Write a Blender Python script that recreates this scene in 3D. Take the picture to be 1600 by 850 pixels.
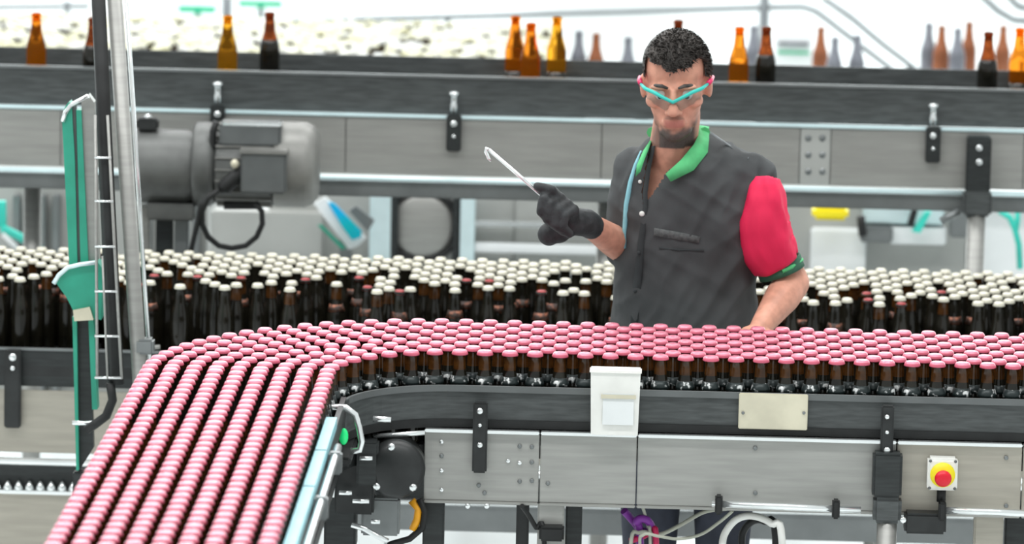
import bpy, bmesh, math, random
import numpy as np
from mathutils import Vector, Matrix, noise
from mathutils.bvhtree import BVHTree
random.seed(7)
for o in list(bpy.data.objects): bpy.data.objects.remove(o)
S = bpy.context.scene
COL = S.collection
PI = math.pi

# ------------------------------------------------------------------ camera
F = 8000.0                                   # focal length in pixels of a 1600 px wide frame
TH, YH, ROLL = math.atan(0.025), -900.0, math.radians(1.2)
PIT = math.atan((425 - YH) / F)
CAM = Vector((0.3025, -12.1, 3.35))
fw = Vector((-math.sin(TH) * math.cos(PIT), math.cos(TH) * math.cos(PIT), -math.sin(PIT)))
r0 = Vector((math.cos(TH), math.sin(TH), 0)); u0 = r0.cross(fw)
RT = r0 * math.cos(ROLL) + u0 * math.sin(ROLL)
UP = -r0 * math.sin(ROLL) + u0 * math.cos(ROLL)
cd = bpy.data.cameras.new('camera'); cam = bpy.data.objects.new('camera', cd); COL.objects.link(cam)
cd.sensor_width = 36; cd.lens = F / 1600 * 36; cd.clip_end = 200
cam.matrix_world = Matrix(((RT.x, UP.x, -fw.x, CAM.x), (RT.y, UP.y, -fw.y, CAM.y), (RT.z, UP.z, -fw.z, CAM.z), (0, 0, 0, 1)))
cd.dof.use_dof = True; cd.dof.focus_distance = 12.5; cd.dof.aperture_fstop = 3.6
S.camera = cam

def ray(px, py): return fw + RT * ((px - 800) / F) - UP * ((py - 425) / F)
def at(px, py, Y):
    d = ray(px, py); return CAM + d * ((Y - CAM.y) / d.y)
def atz(px, py, Z):
    d = ray(px, py); return CAM + d * ((Z - CAM.z) / d.z)
def proj(v):
    d = Vector(v) - CAM; k = d.dot(fw)
    return 800 + F * d.dot(RT) / k, 425 - F * d.dot(UP) / k
def mpp(Y): return (Y - CAM.y) * 1.013 / F      # metres per pixel at a depth

# ------------------------------------------------------------------ light
S.view_settings.view_transform = 'Standard'; S.view_settings.look = 'None'
S.view_settings.gamma = 1; S.view_settings.use_curve_mapping = False
S.view_settings.exposure = 0.08
w = bpy.data.worlds.new('hall_daylight'); S.world = w; w.use_nodes = True
w.node_tree.nodes['Background'].inputs[0].default_value = (0.95, 1.0, 1.0, 1)
w.node_tree.nodes['Background'].inputs[1].default_value = 0.75
def area_light(name, loc, size, power, col=(1, 1, 1), target=None):
    l = bpy.data.lights.new(name, 'AREA'); l.shape = 'RECTANGLE'; l.size, l.size_y = size; l.energy = power; l.color = col
    o = bpy.data.objects.new(name, l); COL.objects.link(o); o.location = loc
    d = (Vector(target) - Vector(loc)) if target else Vector((0, 0, -1))
    o.rotation_euler = d.to_track_quat('-Z', 'Y').to_euler()
    return o
# high-bay strip lamps of the hall roof
for i, y in enumerate((-3.0, 2.0, 8.0, 14.0)):
    area_light('hall_strip_light', (-2.0, y, 7.5), (12, 0.6), (420, 420, 420, 500)[i])

# ------------------------------------------------------------------ materials
M = {}
def mat(name, col, rough=0.5, metal=0.0, var=0.12, scale=20.0, stretch=(1, 1, 1), bump=0.0, col2=None, trans=0.0, ior=1.45, emit=0.0, coat=0.0, vrough=0.0):
    m = bpy.data.materials.new(name); m.use_nodes = True; nt = m.node_tree
    b = nt.nodes['Principled BSDF']
    tc = nt.nodes.new('ShaderNodeTexCoord'); mp = nt.nodes.new('ShaderNodeMapping'); mp.inputs['Scale'].default_value = stretch
    nz = nt.nodes.new('ShaderNodeTexNoise'); nz.inputs['Scale'].default_value = scale; nz.inputs['Detail'].default_value = 5
    nt.links.new(tc.outputs['Object'], mp.inputs[0]); nt.links.new(mp.outputs[0], nz.inputs['Vector'])
    cr = nt.nodes.new('ShaderNodeValToRGB')
    c2 = col2 if col2 else tuple(min(1, c * (1 + var)) for c in col)
    c1 = col if col2 else tuple(c * (1 - var) for c in col)
    cr.color_ramp.elements[0].position = 0.35; cr.color_ramp.elements[1].position = 0.65
    cr.color_ramp.elements[0].color = (*c1, 1); cr.color_ramp.elements[1].color = (*c2, 1)
    nt.links.new(nz.outputs['Fac'], cr.inputs[0]); nt.links.new(cr.outputs[0], b.inputs['Base Color'])
    b.inputs['Roughness'].default_value = rough; b.inputs['Metallic'].default_value = metal
    b.inputs['Transmission Weight'].default_value = trans; b.inputs['IOR'].default_value = ior
    b.inputs['Coat Weight'].default_value = coat
    if emit: nt.links.new(cr.outputs[0], b.inputs['Emission Color']); b.inputs['Emission Strength'].default_value = emit
    if bump:
        bp = nt.nodes.new('ShaderNodeBump'); bp.inputs['Strength'].default_value = bump; bp.inputs['Distance'].default_value = 0.01
        nt.links.new(nz.outputs['Fac'], bp.inputs['Height']); nt.links.new(bp.outputs[0], b.inputs['Normal'])
    M[name] = m; return m
mat('floor', (0.78, 0.82, 0.82), 0.25, 0, 0.06, 1.5)
mat('wall', (0.8, 0.8, 0.78), 0.7, 0, 0.04, 2)
mat('window_glow', (0.92, 1.0, 1.0), 0.2, emit=2.4, var=0.02, scale=1)  # glow of the unseen windows added as back light
mat('steel', (0.36, 0.36, 0.34), 0.42, 0.4, 0.07, 6, (1, 1, 12))
mat('steel_beige', (0.40, 0.375, 0.32), 0.45, 0.35, 0.07, 6, (1, 1, 10))
mat('steel_grey', (0.22, 0.235, 0.235), 0.4, 0.5, 0.1, 8)
mat('chrome', (0.85, 0.88, 0.88), 0.18, 0.8, 0.04, 10)
mat('cyan_steel', (0.72, 0.88, 0.90), 0.3, 0.3, 0.05, 10)
mat('black_rail', (0.065, 0.072, 0.072), 0.45, 0, 0.25, 14, (1, 1, 8))
mat('dark_rail', (0.022, 0.026, 0.026), 0.45, 0, 0.25, 14, (1, 1, 8))
mat('black', (0.018, 0.02, 0.02), 0.4, 0, 0.3, 18)
mat('rubber', (0.012, 0.013, 0.013), 0.55, 0, 0.3, 20)
mat('glass_dark', (0.010, 0.009, 0.006), 0.12, 0, 0.4, 30)
mat('glass_amber_neck', (0.045, 0.017, 0.004), 0.12, 0, 0.5, 30)
mat('cap_pink', (0.80, 0.24, 0.33), 0.30, 0.1, 0.14, 9, coat=0.6)  # red caps, pale overhead reflections put into the pink base
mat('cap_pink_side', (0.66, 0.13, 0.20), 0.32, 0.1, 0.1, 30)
mat('cap_cream', (0.76, 0.73, 0.60), 0.33, 0.1, 0.1, 12, coat=0.2)
mat('cap_red', (0.35, 0.03, 0.03), 0.35, 0.1, 0.1, 12)
mat('label_silver', (0.02, 0.03, 0.03), 0.35, 0.2, scale=60, col2=(0.75, 0.77, 0.76))
mat('label_rust', (0.03, 0.015, 0.01), 0.35, 0.2, scale=70, col2=(0.30, 0.10, 0.05))
mat('amber', (0.95, 0.30, 0.02), 0.08, 0, 0.08, 12, trans=0.92, ior=1.12)
mat('amber_yellow', (1.0, 0.46, 0.03), 0.08, 0, 0.08, 12, trans=0.92, ior=1.12)
mat('amber_dark', (0.34, 0.075, 0.015), 0.1, 0, 0.2, 12, trans=0.75, ior=1.2)
mat('green_paint', (0.03, 0.33, 0.22), 0.4, 0, 0.12, 10)
mat('teal_pale', (0.28, 0.60, 0.66), 0.35, 0, 0.08, 8)
mat('motor_grey', (0.13, 0.135, 0.13), 0.45, 0.3, 0.15, 14)
mat('motor_light', (0.24, 0.24, 0.225), 0.42, 0.3, 0.12, 14)
mat('box_grey', (0.125, 0.135, 0.135), 0.45, 0.1, 0.08, 14)
mat('white_plastic', (0.82, 0.82, 0.78), 0.35, 0, 0.05, 14)
mat('cream_plate', (0.66, 0.62, 0.48), 0.4, 0.2, 0.1, 12)
mat('yellow', (0.95, 0.80, 0.02), 0.4, 0, 0.04, 12)
mat('red', (0.72, 0.01, 0.03), 0.3, 0, 0.08, 12)
mat('orange', (0.95, 0.42, 0.02), 0.4, 0, 0.08, 12)
mat('green_lamp', (0.02, 0.75, 0.22), 0.3, 0, 0.05, 12, emit=0.25)
mat('blue', (0.0, 0.42, 0.85), 0.35, 0, scale=7, col2=(0.0, 0.45, 0.50))
mat('teal', (0.05, 0.62, 0.50), 0.35, 0, 0.1, 8)
mat('purple', (0.20, 0.03, 0.30), 0.45, 0, 0.1, 8)
mat('crimson', (0.55, 0.02, 0.10), 0.45, 0, 0.1, 8)
mat('cable_grey', (0.42, 0.43, 0.36), 0.45, 0, 0.1, 18)
mat('skin', (0.66, 0.32, 0.225), 0.5, 0, 0.14, 30)
mat('stubble', (0.21, 0.125, 0.095), 0.8, 0, scale=160, col2=(0.38, 0.20, 0.145))
mat('lips', (0.50, 0.17, 0.15), 0.45, 0, 0.1, 40)
mat('hair', (0.072, 0.064, 0.058), 0.6, 0, 0.45, 60)
mat('shirt', (0.060, 0.064, 0.066), 0.85, 0, 0.16, 9, (1, 1, 0.6), bump=0.5)
mat('shirt_dark', (0.035, 0.04, 0.042), 0.85, 0, 0.2, 12)
mat('sleeve_red', (0.80, 0.015, 0.085), 0.7, 0, 0.10, 9, (1, 1, 0.5), bump=0.5)
mat('collar_green', (0.10, 0.52, 0.20), 0.7, 0, 0.1, 30)
mat('collar_dark', (0.03, 0.12, 0.07), 0.7, 0, 0.1, 30)
mat('piping', (0.25, 0.55, 0.62), 0.6, 0, 0.08, 30)
mat('glove', (0.028, 0.031, 0.033), 0.6, 0, 0.35, 40, bump=0.3)
mat('trousers', (0.03, 0.035, 0.05), 0.85, 0, 0.2, 20)
mat('frame_teal', (0.04, 0.55, 0.47), 0.3, 0, 0.06, 20)
mat('temple_red', (0.70, 0.02, 0.12), 0.35, 0, 0.06, 20)
mat('lens', (0.80, 0.86, 0.86), 0.03, 0, 0.01, 5, trans=0.95, ior=1.05)
mat('eye_white', (0.8, 0.78, 0.75), 0.25, 0, 0.03, 20)
mat('iris', (0.03, 0.018, 0.01), 0.2, 0, 0.2, 80)
mat('thread', (0.115, 0.12, 0.12), 0.8, 0, scale=120, col2=(0.065, 0.07, 0.07))
mat('handrail', (0.17, 0.19, 0.20), 0.35, 0.3, 0.06, 8)
mat('machine_grey', (0.42, 0.43, 0.41), 0.45, 0.2, 0.08, 3)
mat('machine_white', (0.80, 0.83, 0.83), 0.4, 0, 0.05, 4)
mat('sign_green', (0.03, 0.50, 0.27), 0.5, 0, 0.1, 6)
mat('far_brown', (0.30, 0.10, 0.04), 0.25, 0, 0.3, 12)
mat('far_grey', (0.20, 0.21, 0.24), 0.3, 0, 0.3, 12)
mat('cap_pale', (0.62, 0.60, 0.36), 0.35, 0.1, scale=9, col2=(0.75, 0.76, 0.74))

def ramp(name, a, b):
    for n in M[name].node_tree.nodes:
        if n.type == 'VALTORGB': n.color_ramp.elements[1].position = b; n.color_ramp.elements[0].position = a
# skin with beard and lips as point attributes of the body mesh
def skin_attr(attr, col, col2, sc):
    nt = M['skin'].node_tree; b = nt.nodes['Principled BSDF']; src = b.inputs['Base Color'].links[0].from_socket
    at_ = nt.nodes.new('ShaderNodeAttribute'); at_.attribute_name = attr
    nz = nt.nodes.new('ShaderNodeTexNoise'); nz.inputs['Scale'].default_value = sc
    rp = nt.nodes.new('ShaderNodeValToRGB'); rp.color_ramp.elements[0].color = (*col, 1); rp.color_ramp.elements[1].color = (*col2, 1)
    nt.links.new(nz.outputs['Fac'], rp.inputs[0])
    mx = nt.nodes.new('ShaderNodeMix'); mx.data_type = 'RGBA'
    nt.links.new(at_.outputs['Fac'], mx.inputs[0]); nt.links.new(src, mx.inputs[6]); nt.links.new(rp.outputs[0], mx.inputs[7]); nt.links.new(mx.outputs[2], b.inputs['Base Color'])
skin_attr('beard', (0.050, 0.042, 0.040), (0.12, 0.085, 0.07), 150); skin_attr('lips', (0.40, 0.13, 0.11), (0.52, 0.20, 0.16), 60)
ramp('label_silver', .54, .62); ramp('label_rust', .5, .62)
mat('beard', (0.045, 0.038, 0.036), 0.8, 0, scale=160, col2=(0.13, 0.09, 0.075))
mat('seam', (0.26, 0.28, 0.29), 0.8, 0, 0.1, 30)  # pale grey of the highlight painted on the shoulder
# ------------------------------------------------------------------ mesh building
class MB:
    def __init__(s): s.v = []; s.f = []; s.m = []; s.sm = []
    def add(s, vs, fs, mi=0, smooth=False):
        o = len(s.v); s.v += [tuple(v) for v in vs]
        for f in fs: s.f.append(tuple(i + o for i in f)); s.m.append(mi); s.sm.append(smooth)
        return s
    def box(s, c, d, mi=0, rot=None, bev=0.0):
        c = Vector(c); hx, hy, hz = d[0] / 2, d[1] / 2, d[2] / 2
        if bev > 0:
            bm = bmesh.new(); bmesh.ops.create_cube(bm, size=1)
            for v in bm.verts: v.co = Vector((v.co.x * d[0], v.co.y * d[1], v.co.z * d[2]))
            bmesh.ops.bevel(bm, geom=bm.edges[:], offset=min(bev, min(d) * .45), segments=2, affect='EDGES')
            bm.verts.ensure_lookup_table(); vs = [v.co.copy() for v in bm.verts]; fs = [[v.index for v in f.verts] for f in bm.faces]; bm.free()
        else:
            vs = [Vector((x, y, z)) for x in (-hx, hx) for y in (-hy, hy) for z in (-hz, hz)]
            fs = [(0, 1, 3, 2), (4, 6, 7, 5), (0, 4, 5, 1), (2, 3, 7, 6), (0, 2, 6, 4), (1, 5, 7, 3)]
        if rot is not None: vs = [rot @ v for v in vs]
        return s.add([v + c for v in vs], fs, mi)
    def tube(s, pts, rad, n=10, mi=0, caps=True, closed=False):
        pts = [Vector(p) for p in pts]; k = len(pts)
        rs = rad if isinstance(rad, (list, tuple)) else [rad] * k
        vs = []; prev = None
        for i, p in enumerate(pts):
            if closed: t = pts[(i + 1) % k] - pts[i - 1]
            else: t = pts[min(i + 1, k - 1)] - pts[max(i - 1, 0)]
            t.normalize()
            if prev is None:
                a = Vector((0, 0, 1)) if abs(t.z) < .9 else Vector((1, 0, 0)); nrm = t.cross(a).normalized()
            else: nrm = (prev - t * prev.dot(t)).normalized()
            prev = nrm; b = t.cross(nrm)
            for j in range(n):
                a = 2 * PI * j / n; vs.append(p + (nrm * math.cos(a) + b * math.sin(a)) * rs[i])
        fs = [(i * n + j, i * n + (j + 1) % n, (i + 1) % k * n + (j + 1) % n, (i + 1) % k * n + j) for i in range(k if closed else k - 1) for j in range(n)]
        s.add(vs, fs, mi, True)
        if caps and not closed:
            o = len(s.v) - len(vs)
            s.f.append(tuple(o + j for j in range(n))[::-1]); s.m.append(mi); s.sm.append(False)
            s.f.append(tuple(o + (k - 1) * n + j for j in range(n))); s.m.append(mi); s.sm.append(False)
        return s
    def lathe(s, prof, n=16, mi=0, mat4=None, mis=None):
        vs = []; fs = []
        for r, z in prof:
            for j in range(n):
                a = 2 * PI * j / n; vs.append(Vector((r * math.cos(a), r * math.sin(a), z)))
        if mat4 is not None: vs = [mat4 @ v for v in vs]
        o = len(s.v); s.v += [tuple(v) for v in vs]
        for i in range(len(prof) - 1):
            for j in range(n):
                s.f.append((o + i * n + j, o + i * n + (j + 1) % n, o + (i + 1) * n + (j + 1) % n, o + (i + 1) * n + j)); s.m.append(mis[i] if mis else mi); s.sm.append(True)
        if prof[0][0] > 1e-5: s.f.append(tuple(o + j for j in range(n))[::-1]); s.m.append(mis[0] if mis else mi); s.sm.append(False)
        if prof[-1][0] > 1e-5: s.f.append(tuple(o + (len(prof) - 1) * n + j for j in range(n))); s.m.append(mis[-1] if mis else mi); s.sm.append(False)
        return s
    def ell(s, c, r, n=16, mi=0, rot=None):
        c = Vector(c); vs = []; k = n // 2
        for i in range(k + 1):
            ph = PI * i / k
            for j in range(n):
                a = 2 * PI * j / n; v = Vector((r[0] * math.sin(ph) * math.cos(a), r[1] * math.sin(ph) * math.sin(a), r[2] * math.cos(ph)))
                if rot is not None: v = rot @ v
                vs.append(v + c)
        fs = [(i * n + j, (i + 1) * n + j, (i + 1) * n + (j + 1) % n, i * n + (j + 1) % n) for i in range(k) for j in range(n)]
        return s.add(vs, fs, mi, True)
    def prism(s, poly, ax, mi=0):
        """polygon of 3D points pushed along vector ax"""
        poly = [Vector(p) for p in poly]; n = len(poly); ax = Vector(ax)
        vs = poly + [p + ax for p in poly]
        fs = [tuple(range(n)), tuple(range(2 * n - 1, n - 1, -1))] + [(i, i + n, (i + 1) % n + n, (i + 1) % n) for i in range(n)]
        return s.add(vs, fs, mi)
    def band(s, path, z0, z1, th, mi=0):
        """upright band of thickness th along a plan path [(x,y)]"""
        n = len(path); vs = []
        for i in range(n):
            p = Vector((*path[i], 0)); a = Vector((*path[max(i - 1, 0)], 0)); b = Vector((*path[min(i + 1, n - 1)], 0))
            t = (b - a).normalized(); nr = Vector((-t.y, t.x, 0)) * th / 2
            za = z0[i] if isinstance(z0, list) else z0; zb = z1[i] if isinstance(z1, list) else z1
            for q in (p - nr, p + nr):
                vs.append((q.x, q.y, za)); vs.append((q.x, q.y, zb))
        fs = []
        for i in range(n - 1):
            a = i * 4; b = a + 4
            fs += [(a, b, b + 1, a + 1), (a + 2, a + 3, b + 3, b + 2), (a + 1, b + 1, b + 3, a + 3), (a, a + 2, b + 2, b)]
        fs += [(0, 1, 3, 2), (4 * n - 4, 4 * n - 2, 4 * n - 1, 4 * n - 3)]
        return s.add(vs, fs, mi)
    def mesh(s, name, mats):
        me = bpy.data.meshes.new(name); me.from_pydata(s.v, [], s.f)
        for m in (mats if isinstance(mats, (list, tuple)) else [mats]): me.materials.append(M[m])
        me.polygons.foreach_set('material_index', s.m); me.polygons.foreach_set('use_smooth', s.sm); me.update()
        bm = bmesh.new(); bm.from_mesh(me); bmesh.ops.recalc_face_normals(bm, faces=bm.faces); bm.to_mesh(me); bm.free()
        return me
    def build(s, name, mats, parent=None):
        return link(name, s.mesh(name, mats), parent)
def link(name, data, parent=None, loc=None):
    o = bpy.data.objects.new(name, data); COL.objects.link(o)
    if parent is not None:
        o.parent = parent
        if parent.type == 'EMPTY' and data is not None and loc is None: o.location = -parent.location   # geometry given in world space
        elif loc is None and parent.parent is None: o.location = -parent.location
    if loc is not None: o.location = loc
    return o
def tag(o, label, cat, group=None, kind=None):
    o['label'] = label; o['category'] = cat
    if group: o['group'] = group
    if kind: o['kind'] = kind
    return o
def thing(name, label, cat, loc=(0, 0, 0), group=None):
    o = bpy.data.objects.new(name, None); COL.objects.link(o); o.location = loc; o.empty_display_size = .05
    return tag(o, label, cat, group)
def sub(name, mb, mats, parent):      # sub-part: parent part keeps its geometry in thing space
    o = bpy.data.objects.new(name, mb.mesh(name, mats)); COL.objects.link(o); o.parent = parent; return o
def struct(name, mb, mats): o = mb.build(name, mats); o['kind'] = 'structure'; return o
def cyl(a, b, r, n=16): return MB().tube([a, b], r, n)
ONES = ['zeroth', 'first', 'second', 'third', 'fourth', 'fifth', 'sixth', 'seventh', 'eighth', 'ninth', 'tenth', 'eleventh', 'twelfth', 'thirteenth', 'fourteenth', 'fifteenth', 'sixteenth', 'seventeenth', 'eighteenth', 'nineteenth']
TENS = {2: 'twent', 3: 'thirt', 4: 'fort', 5: 'fift', 6: 'sixt'}
def nth(k):
    if k < 20: return ONES[k]
    t, u = divmod(k, 10)
    return TENS[t] + ('ieth' if u == 0 else 'y-' + ONES[u])

# ------------------------------------------------------------------ setting
FZ = -0.10
struct('floor', MB().box((0, 8, FZ - .05), (60, 44, .1)), 'floor')
WY = 27.0
struct('wall_back', MB().box((0, WY, 5.5), (60, .2, 11.2)), 'wall')
for k in range(6):
    x = -25 + k * 10
    wob = struct('window_%d' % (k + 1), MB().box((x, WY - .16, 5.6), (9.2, .08, 9.4)), 'wall')  # unseen windows, added and sized to light the background and the caps
    for a in range(3):
        for b in range(3):
            q = MB().box((x - 3 + a * 3, WY - .21, 2.55 + b * 3.05), (2.85, .06, 2.9)).build('pane', 'window_glow', wob)
            q.location = (0, 0, 0)

# ------------------------------------------------------------------ bottles
BR = 0.0261                       # bottle radius
BP = 0.0605                       # pitch along a lane
LP = 0.0524                       # pitch between lanes
HB = 0.23
prof = [(.023, 0), (.0255, .004), (BR, .012), (BR, .120), (.0252, .135), (.0218, .152), (.0180, .166), (.0155, .180), (.0142, .200), (.0138, .214), (.0155, .217), (.0155, .222), (.0125, .224)]
pmi = [0, 0, 0, 0, 0, 0, 0, 1, 1, 1, 1, 1]
def bottle_mesh(name, n): return MB().lathe(prof, n, mis=pmi).mesh(name, ['glass_dark', 'glass_amber_neck'])
capp = [(.0186, .2155), (.0188, .218), (.0172, .2225), (.0150, .2262), (.0120, .2275), (.0, .2280)]
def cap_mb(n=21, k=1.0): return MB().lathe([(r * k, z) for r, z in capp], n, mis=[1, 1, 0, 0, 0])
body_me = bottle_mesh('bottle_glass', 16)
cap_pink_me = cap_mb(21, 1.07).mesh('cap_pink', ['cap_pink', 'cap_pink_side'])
cap_cream_me = cap_mb(18, .88).mesh('cap_cream', ['cap_cream', 'cap_cream'])
cap_red_me = cap_mb(18, .80).mesh('cap_red', ['cap_red', 'cap_red'])
lab = [(.0238, .1455), (.0222, .1520), (.0186, .1655)]
label_me = MB().lathe([(r + .0006, z) for r, z in lab] , 16).mesh('label', ['label_silver'])
label_rust_me = MB().lathe([(r + .0006, z) for r, z in lab], 16).mesh('label_rust', ['label_rust'])
def put_bottle(loc, capm, labm, label, group, name='beer_bottle'):
    b = link(name, body_me if name == 'beer_bottle' or random.random() < .35 else dark_me, None, loc); b.rotation_euler.z = random.uniform(0, 6.28); tag(b, label, 'bottle', group)
    link('crown_cap', capm, b, (0, 0, 0)); 
    if labm is not None: link('neck_label', labm, b, (0, 0, 0))
    return b
def stuff_bottles(name, spots, cap, label, group, n=10, light=False, labm=None):
    """the bottles past the first three hundred of a kind, one mesh"""
    mb = MB()
    p = prof if not light else [prof[0], prof[3], prof[5], prof[8], prof[-1]]
    for loc in spots:
        m4 = Matrix.Translation(loc) @ Matrix.Rotation(random.uniform(0, 6), 4, 'Z')
        mb.lathe(p, n, mat4=m4, mis=[0] * (len(p) - 5) + [1] * 4 if not light else [0, 0, 1, 1])
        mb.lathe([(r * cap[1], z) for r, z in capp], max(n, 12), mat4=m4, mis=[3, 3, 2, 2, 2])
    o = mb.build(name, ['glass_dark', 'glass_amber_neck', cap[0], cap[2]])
    return tag(o, label, 'bottles', group, 'stuff')

dark_me = MB().lathe(prof, 16, mis=[0] * len(pmi)).mesh('bottle_dark_glass', ['glass_dark'])
# ---- near conveyor: straight from the right, quarter bend, then towards the camera
CZ = 0.92                               # bed height
Y0 = 0.035; RI = 0.30
XC = atz(717, 552, 1.15).x; YC = Y0 - RI
lanes = []
for i in range(9):
    R = RI + LP * i; off = (i % 2) * BP / 2
    L = dict(right=[], bend=[], left=[])
    x = XC + off
    while x < 1.55: L['right'].append((x, Y0 + LP * i)); x += BP
    a0 = (BP - off) / R; a = a0 if off else BP / R
    na = max(1, round((PI / 2 * R - a * R) / BP)); 
    for k in range(na + 1):
        t = a + (PI / 2 - a) * k / na
        L['bend'].append((XC - R * math.sin(t), YC + R * math.cos(t)))
    y = YC - BP + (off if i % 2 else 0) * 0.6
    while y > YC - 2.35: L['left'].append((XC - R, y)); y -= BP * random.choice((1, 1, 1, 1, 1.0, 1.03))
    lanes.append(L)
def in_frame(v): 
    x, y = proj(v); return -12 < x < 1612 and -10 < y < 858
cand = []; rest = []
for i, L in enumerate(lanes):
    for sec in ('right', 'bend', 'left'):
        pts = L[sec]
        vis = [p for p in pts if in_frame((p[0], p[1], CZ + .225))]
        rest += [p for p in pts if p not in vis]
        order = sorted(vis, key=lambda p: -p[0]) if sec == 'right' else (vis if sec == 'bend' else sorted(vis, key=lambda p: p[1]))
        for k, p in enumerate(order): cand.append((i, sec, k + 1, p))
def score(c):
    i, sec, k, p = c
    return (0 if i <= 1 else 1, p[1])
cand.sort(key=score)
PG = 'pink-capped bottles on the near conveyor'
for i, sec, k, p in cand[:300]:
    lane = 'lane beside the light blue strip' if i == 0 else '%s lane from light blue strip' % nth(i + 1)
    if sec == 'left': lb = 'pink-capped bottle, %s from photo bottom in %s' % (nth(k), lane)
    elif sec == 'bend': lb = 'pink-capped bottle, %s around the bend in %s' % (nth(k), lane)
    else: lb = 'pink-capped bottle, %s from right photo edge in %s row of near conveyor' % (nth(k), 'front' if i == 0 else nth(i + 1))
    j = 0.0
    put_bottle((p[0] + j, p[1] + j, CZ), cap_pink_me, label_me if i <= 1 else None, lb, PG)
rest += [c[3] for c in cand[300:]]
stuff_bottles('beer_bottle_crowd', [(p[0], p[1], CZ) for p in rest], ('cap_pink', 1.07, 'cap_pink_side'), 'crowd of pink-capped bottles in the rear rows of the near conveyor', PG, 12)

# ---- middle conveyor: dark bottles with cream caps
MZ = 0.75; MY = 1.87
mc = []
for r in range(12):
    x = -1.75 + (r % 2) * BP / 2
    while x < 1.55:
        gap = (0.58, .52, .48, .42, .36, .30, .22, .14, .08)[r] if r < 9 else .03
        if random.random() > gap: mc.append((r, x + random.uniform(-.003, .003), MY + r * LP + random.uniform(-.0008, .0008)))
        x += BP
def mid_vis(c):
    x, y = proj((c[1], c[2], MZ + .225)); 
    return -8 < x < 1608 and not (985 < x < 1165) and not (160 < x < 208)
MG = 'cream-capped bottles on the middle conveyor'
vis = [c for c in mc if mid_vis(c)]
hid = [c for c in mc if not mid_vis(c)]
vis.sort(key=lambda c: (c[0], c[1])); cnt = {}
for n_, (r, x, y) in enumerate(vis):
    if n_ >= 300: hid.append((r, x, y)); continue
    cnt[r] = cnt.get(r, 0) + 1
    row = 'front row' if r == 0 else '%s row' % nth(r + 1)
    red = random.random() < .10 and r < 5
    put_bottle((x, y, MZ), cap_red_me if red else cap_cream_me, label_rust_me if random.random() < .3 else None,
               '%s-capped dark bottle, %s from photo left in %s of middle conveyor' % ('red' if red else 'cream', nth(cnt[r]), row), MG, 'longneck_bottle')
stuff_bottles('beer_bottle_crowd', [(c[1], c[2], MZ) for c in hid], ('cap_cream', .90, 'cap_cream'), 'crowd of cream-capped dark bottles in the back rows of the middle conveyor', MG, 10)

# ---- upper conveyor: single amber bottles without caps
UZ = 1.335
bp = [(.027, 0), (.030, .006), (.0302, .012), (.0302, .120), (.0285, .135), (.0225, .155), (.0175, .172), (.0150, .195), (.0135, .216), (.0155, .219), (.0155, .227), (.0125, .23), (.0105, .228), (.0105, .205)]
ambers = [(57, 20, 'amber', 'bright orange bottle alone at far left of upper conveyor'),
          (139, 34, 'amber_dark', 'amber bottle half hidden behind the steel post on upper conveyor'),
          (356, 24, 'amber_yellow', 'yellow-amber bottle on upper conveyor above the grey gearmotor'),
          (422, 19, 'amber_dark', 'dark brown bottle on upper conveyor beside the yellow-amber one'),
          (806, 24, 'amber', 'orange bottle leading the group of three on upper conveyor'),
          (830, 36, 'amber', 'shortest-looking orange bottle, middle of the group of three on upper conveyor'),
          (872, 20, 'amber_yellow', 'yellow-amber bottle, right of the group of three on upper conveyor'),
          (1060, 27, 'amber_dark', 'brown bottle whose neck shows just above the man\'s hair'),
          (1156, 42, 'amber', 'orange bottle on upper conveyor just right of the man\'s head'),
          (1198, 42, 'amber_dark', 'brown bottle second from the man\'s head on upper conveyor'),
          (1545, 50, 'amber_dark', 'dark brown bottle near right end of upper conveyor'),
          (1592, 40, 'amber', 'orange bottle cut by right photo edge on upper conveyor')]
am = {k: MB().lathe(bp, 20).mesh('amber_bottle', [k]) for k in ('amber', 'amber_yellow', 'amber_dark')}
blab = MB().lathe([(.0306, .025), (.0306, .062)], 20).mesh('body_label', ['glass_dark'])
blab2 = MB().lathe([(.0307, .02), (.0307, .120), (.0290, .135), (.0255, .147)], 20).mesh('body_label', ['glass_dark'])  # dark sleeve imitating the dark rail refracted through the glass
for px, py, k, lb in ambers:
    v = atz(px, py, UZ + HB); b = link('amber_bottle', am[k], None, (v.x, min(max(v.y, 3.16), 3.46), UZ)); tag(b, lb, 'bottle', 'amber bottles on the upper conveyor')
    link('body_label', blab if k != 'amber_dark' else blab2, b, (0, 0, 0))

# ------------------------------------------------------------------ near conveyor frame
fc = thing('conveyor', 'near curved conveyor with black guide rail and stainless side panels', 'conveyor', (0.5, 0.2, FZ))
xr = 1.75
def arc(R, a0=0.0, a1=PI / 2, n=14): return [(XC - R * math.sin(a0 + (a1 - a0) * k / n), YC + R * math.cos(a0 + (a1 - a0) * k / n)) for k in range(n + 1)]
RO = RI + 8 * LP
outer = [(xr, Y0 + 8 * LP + .055)] + arc(RO + .055, n=22) + [(XC - RO - .055, YC - 2.4)]
ri = RI - .036
inner_rail = [(xr, Y0 - .036)] + arc(ri, 0, PI / 2 * .98)
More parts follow.
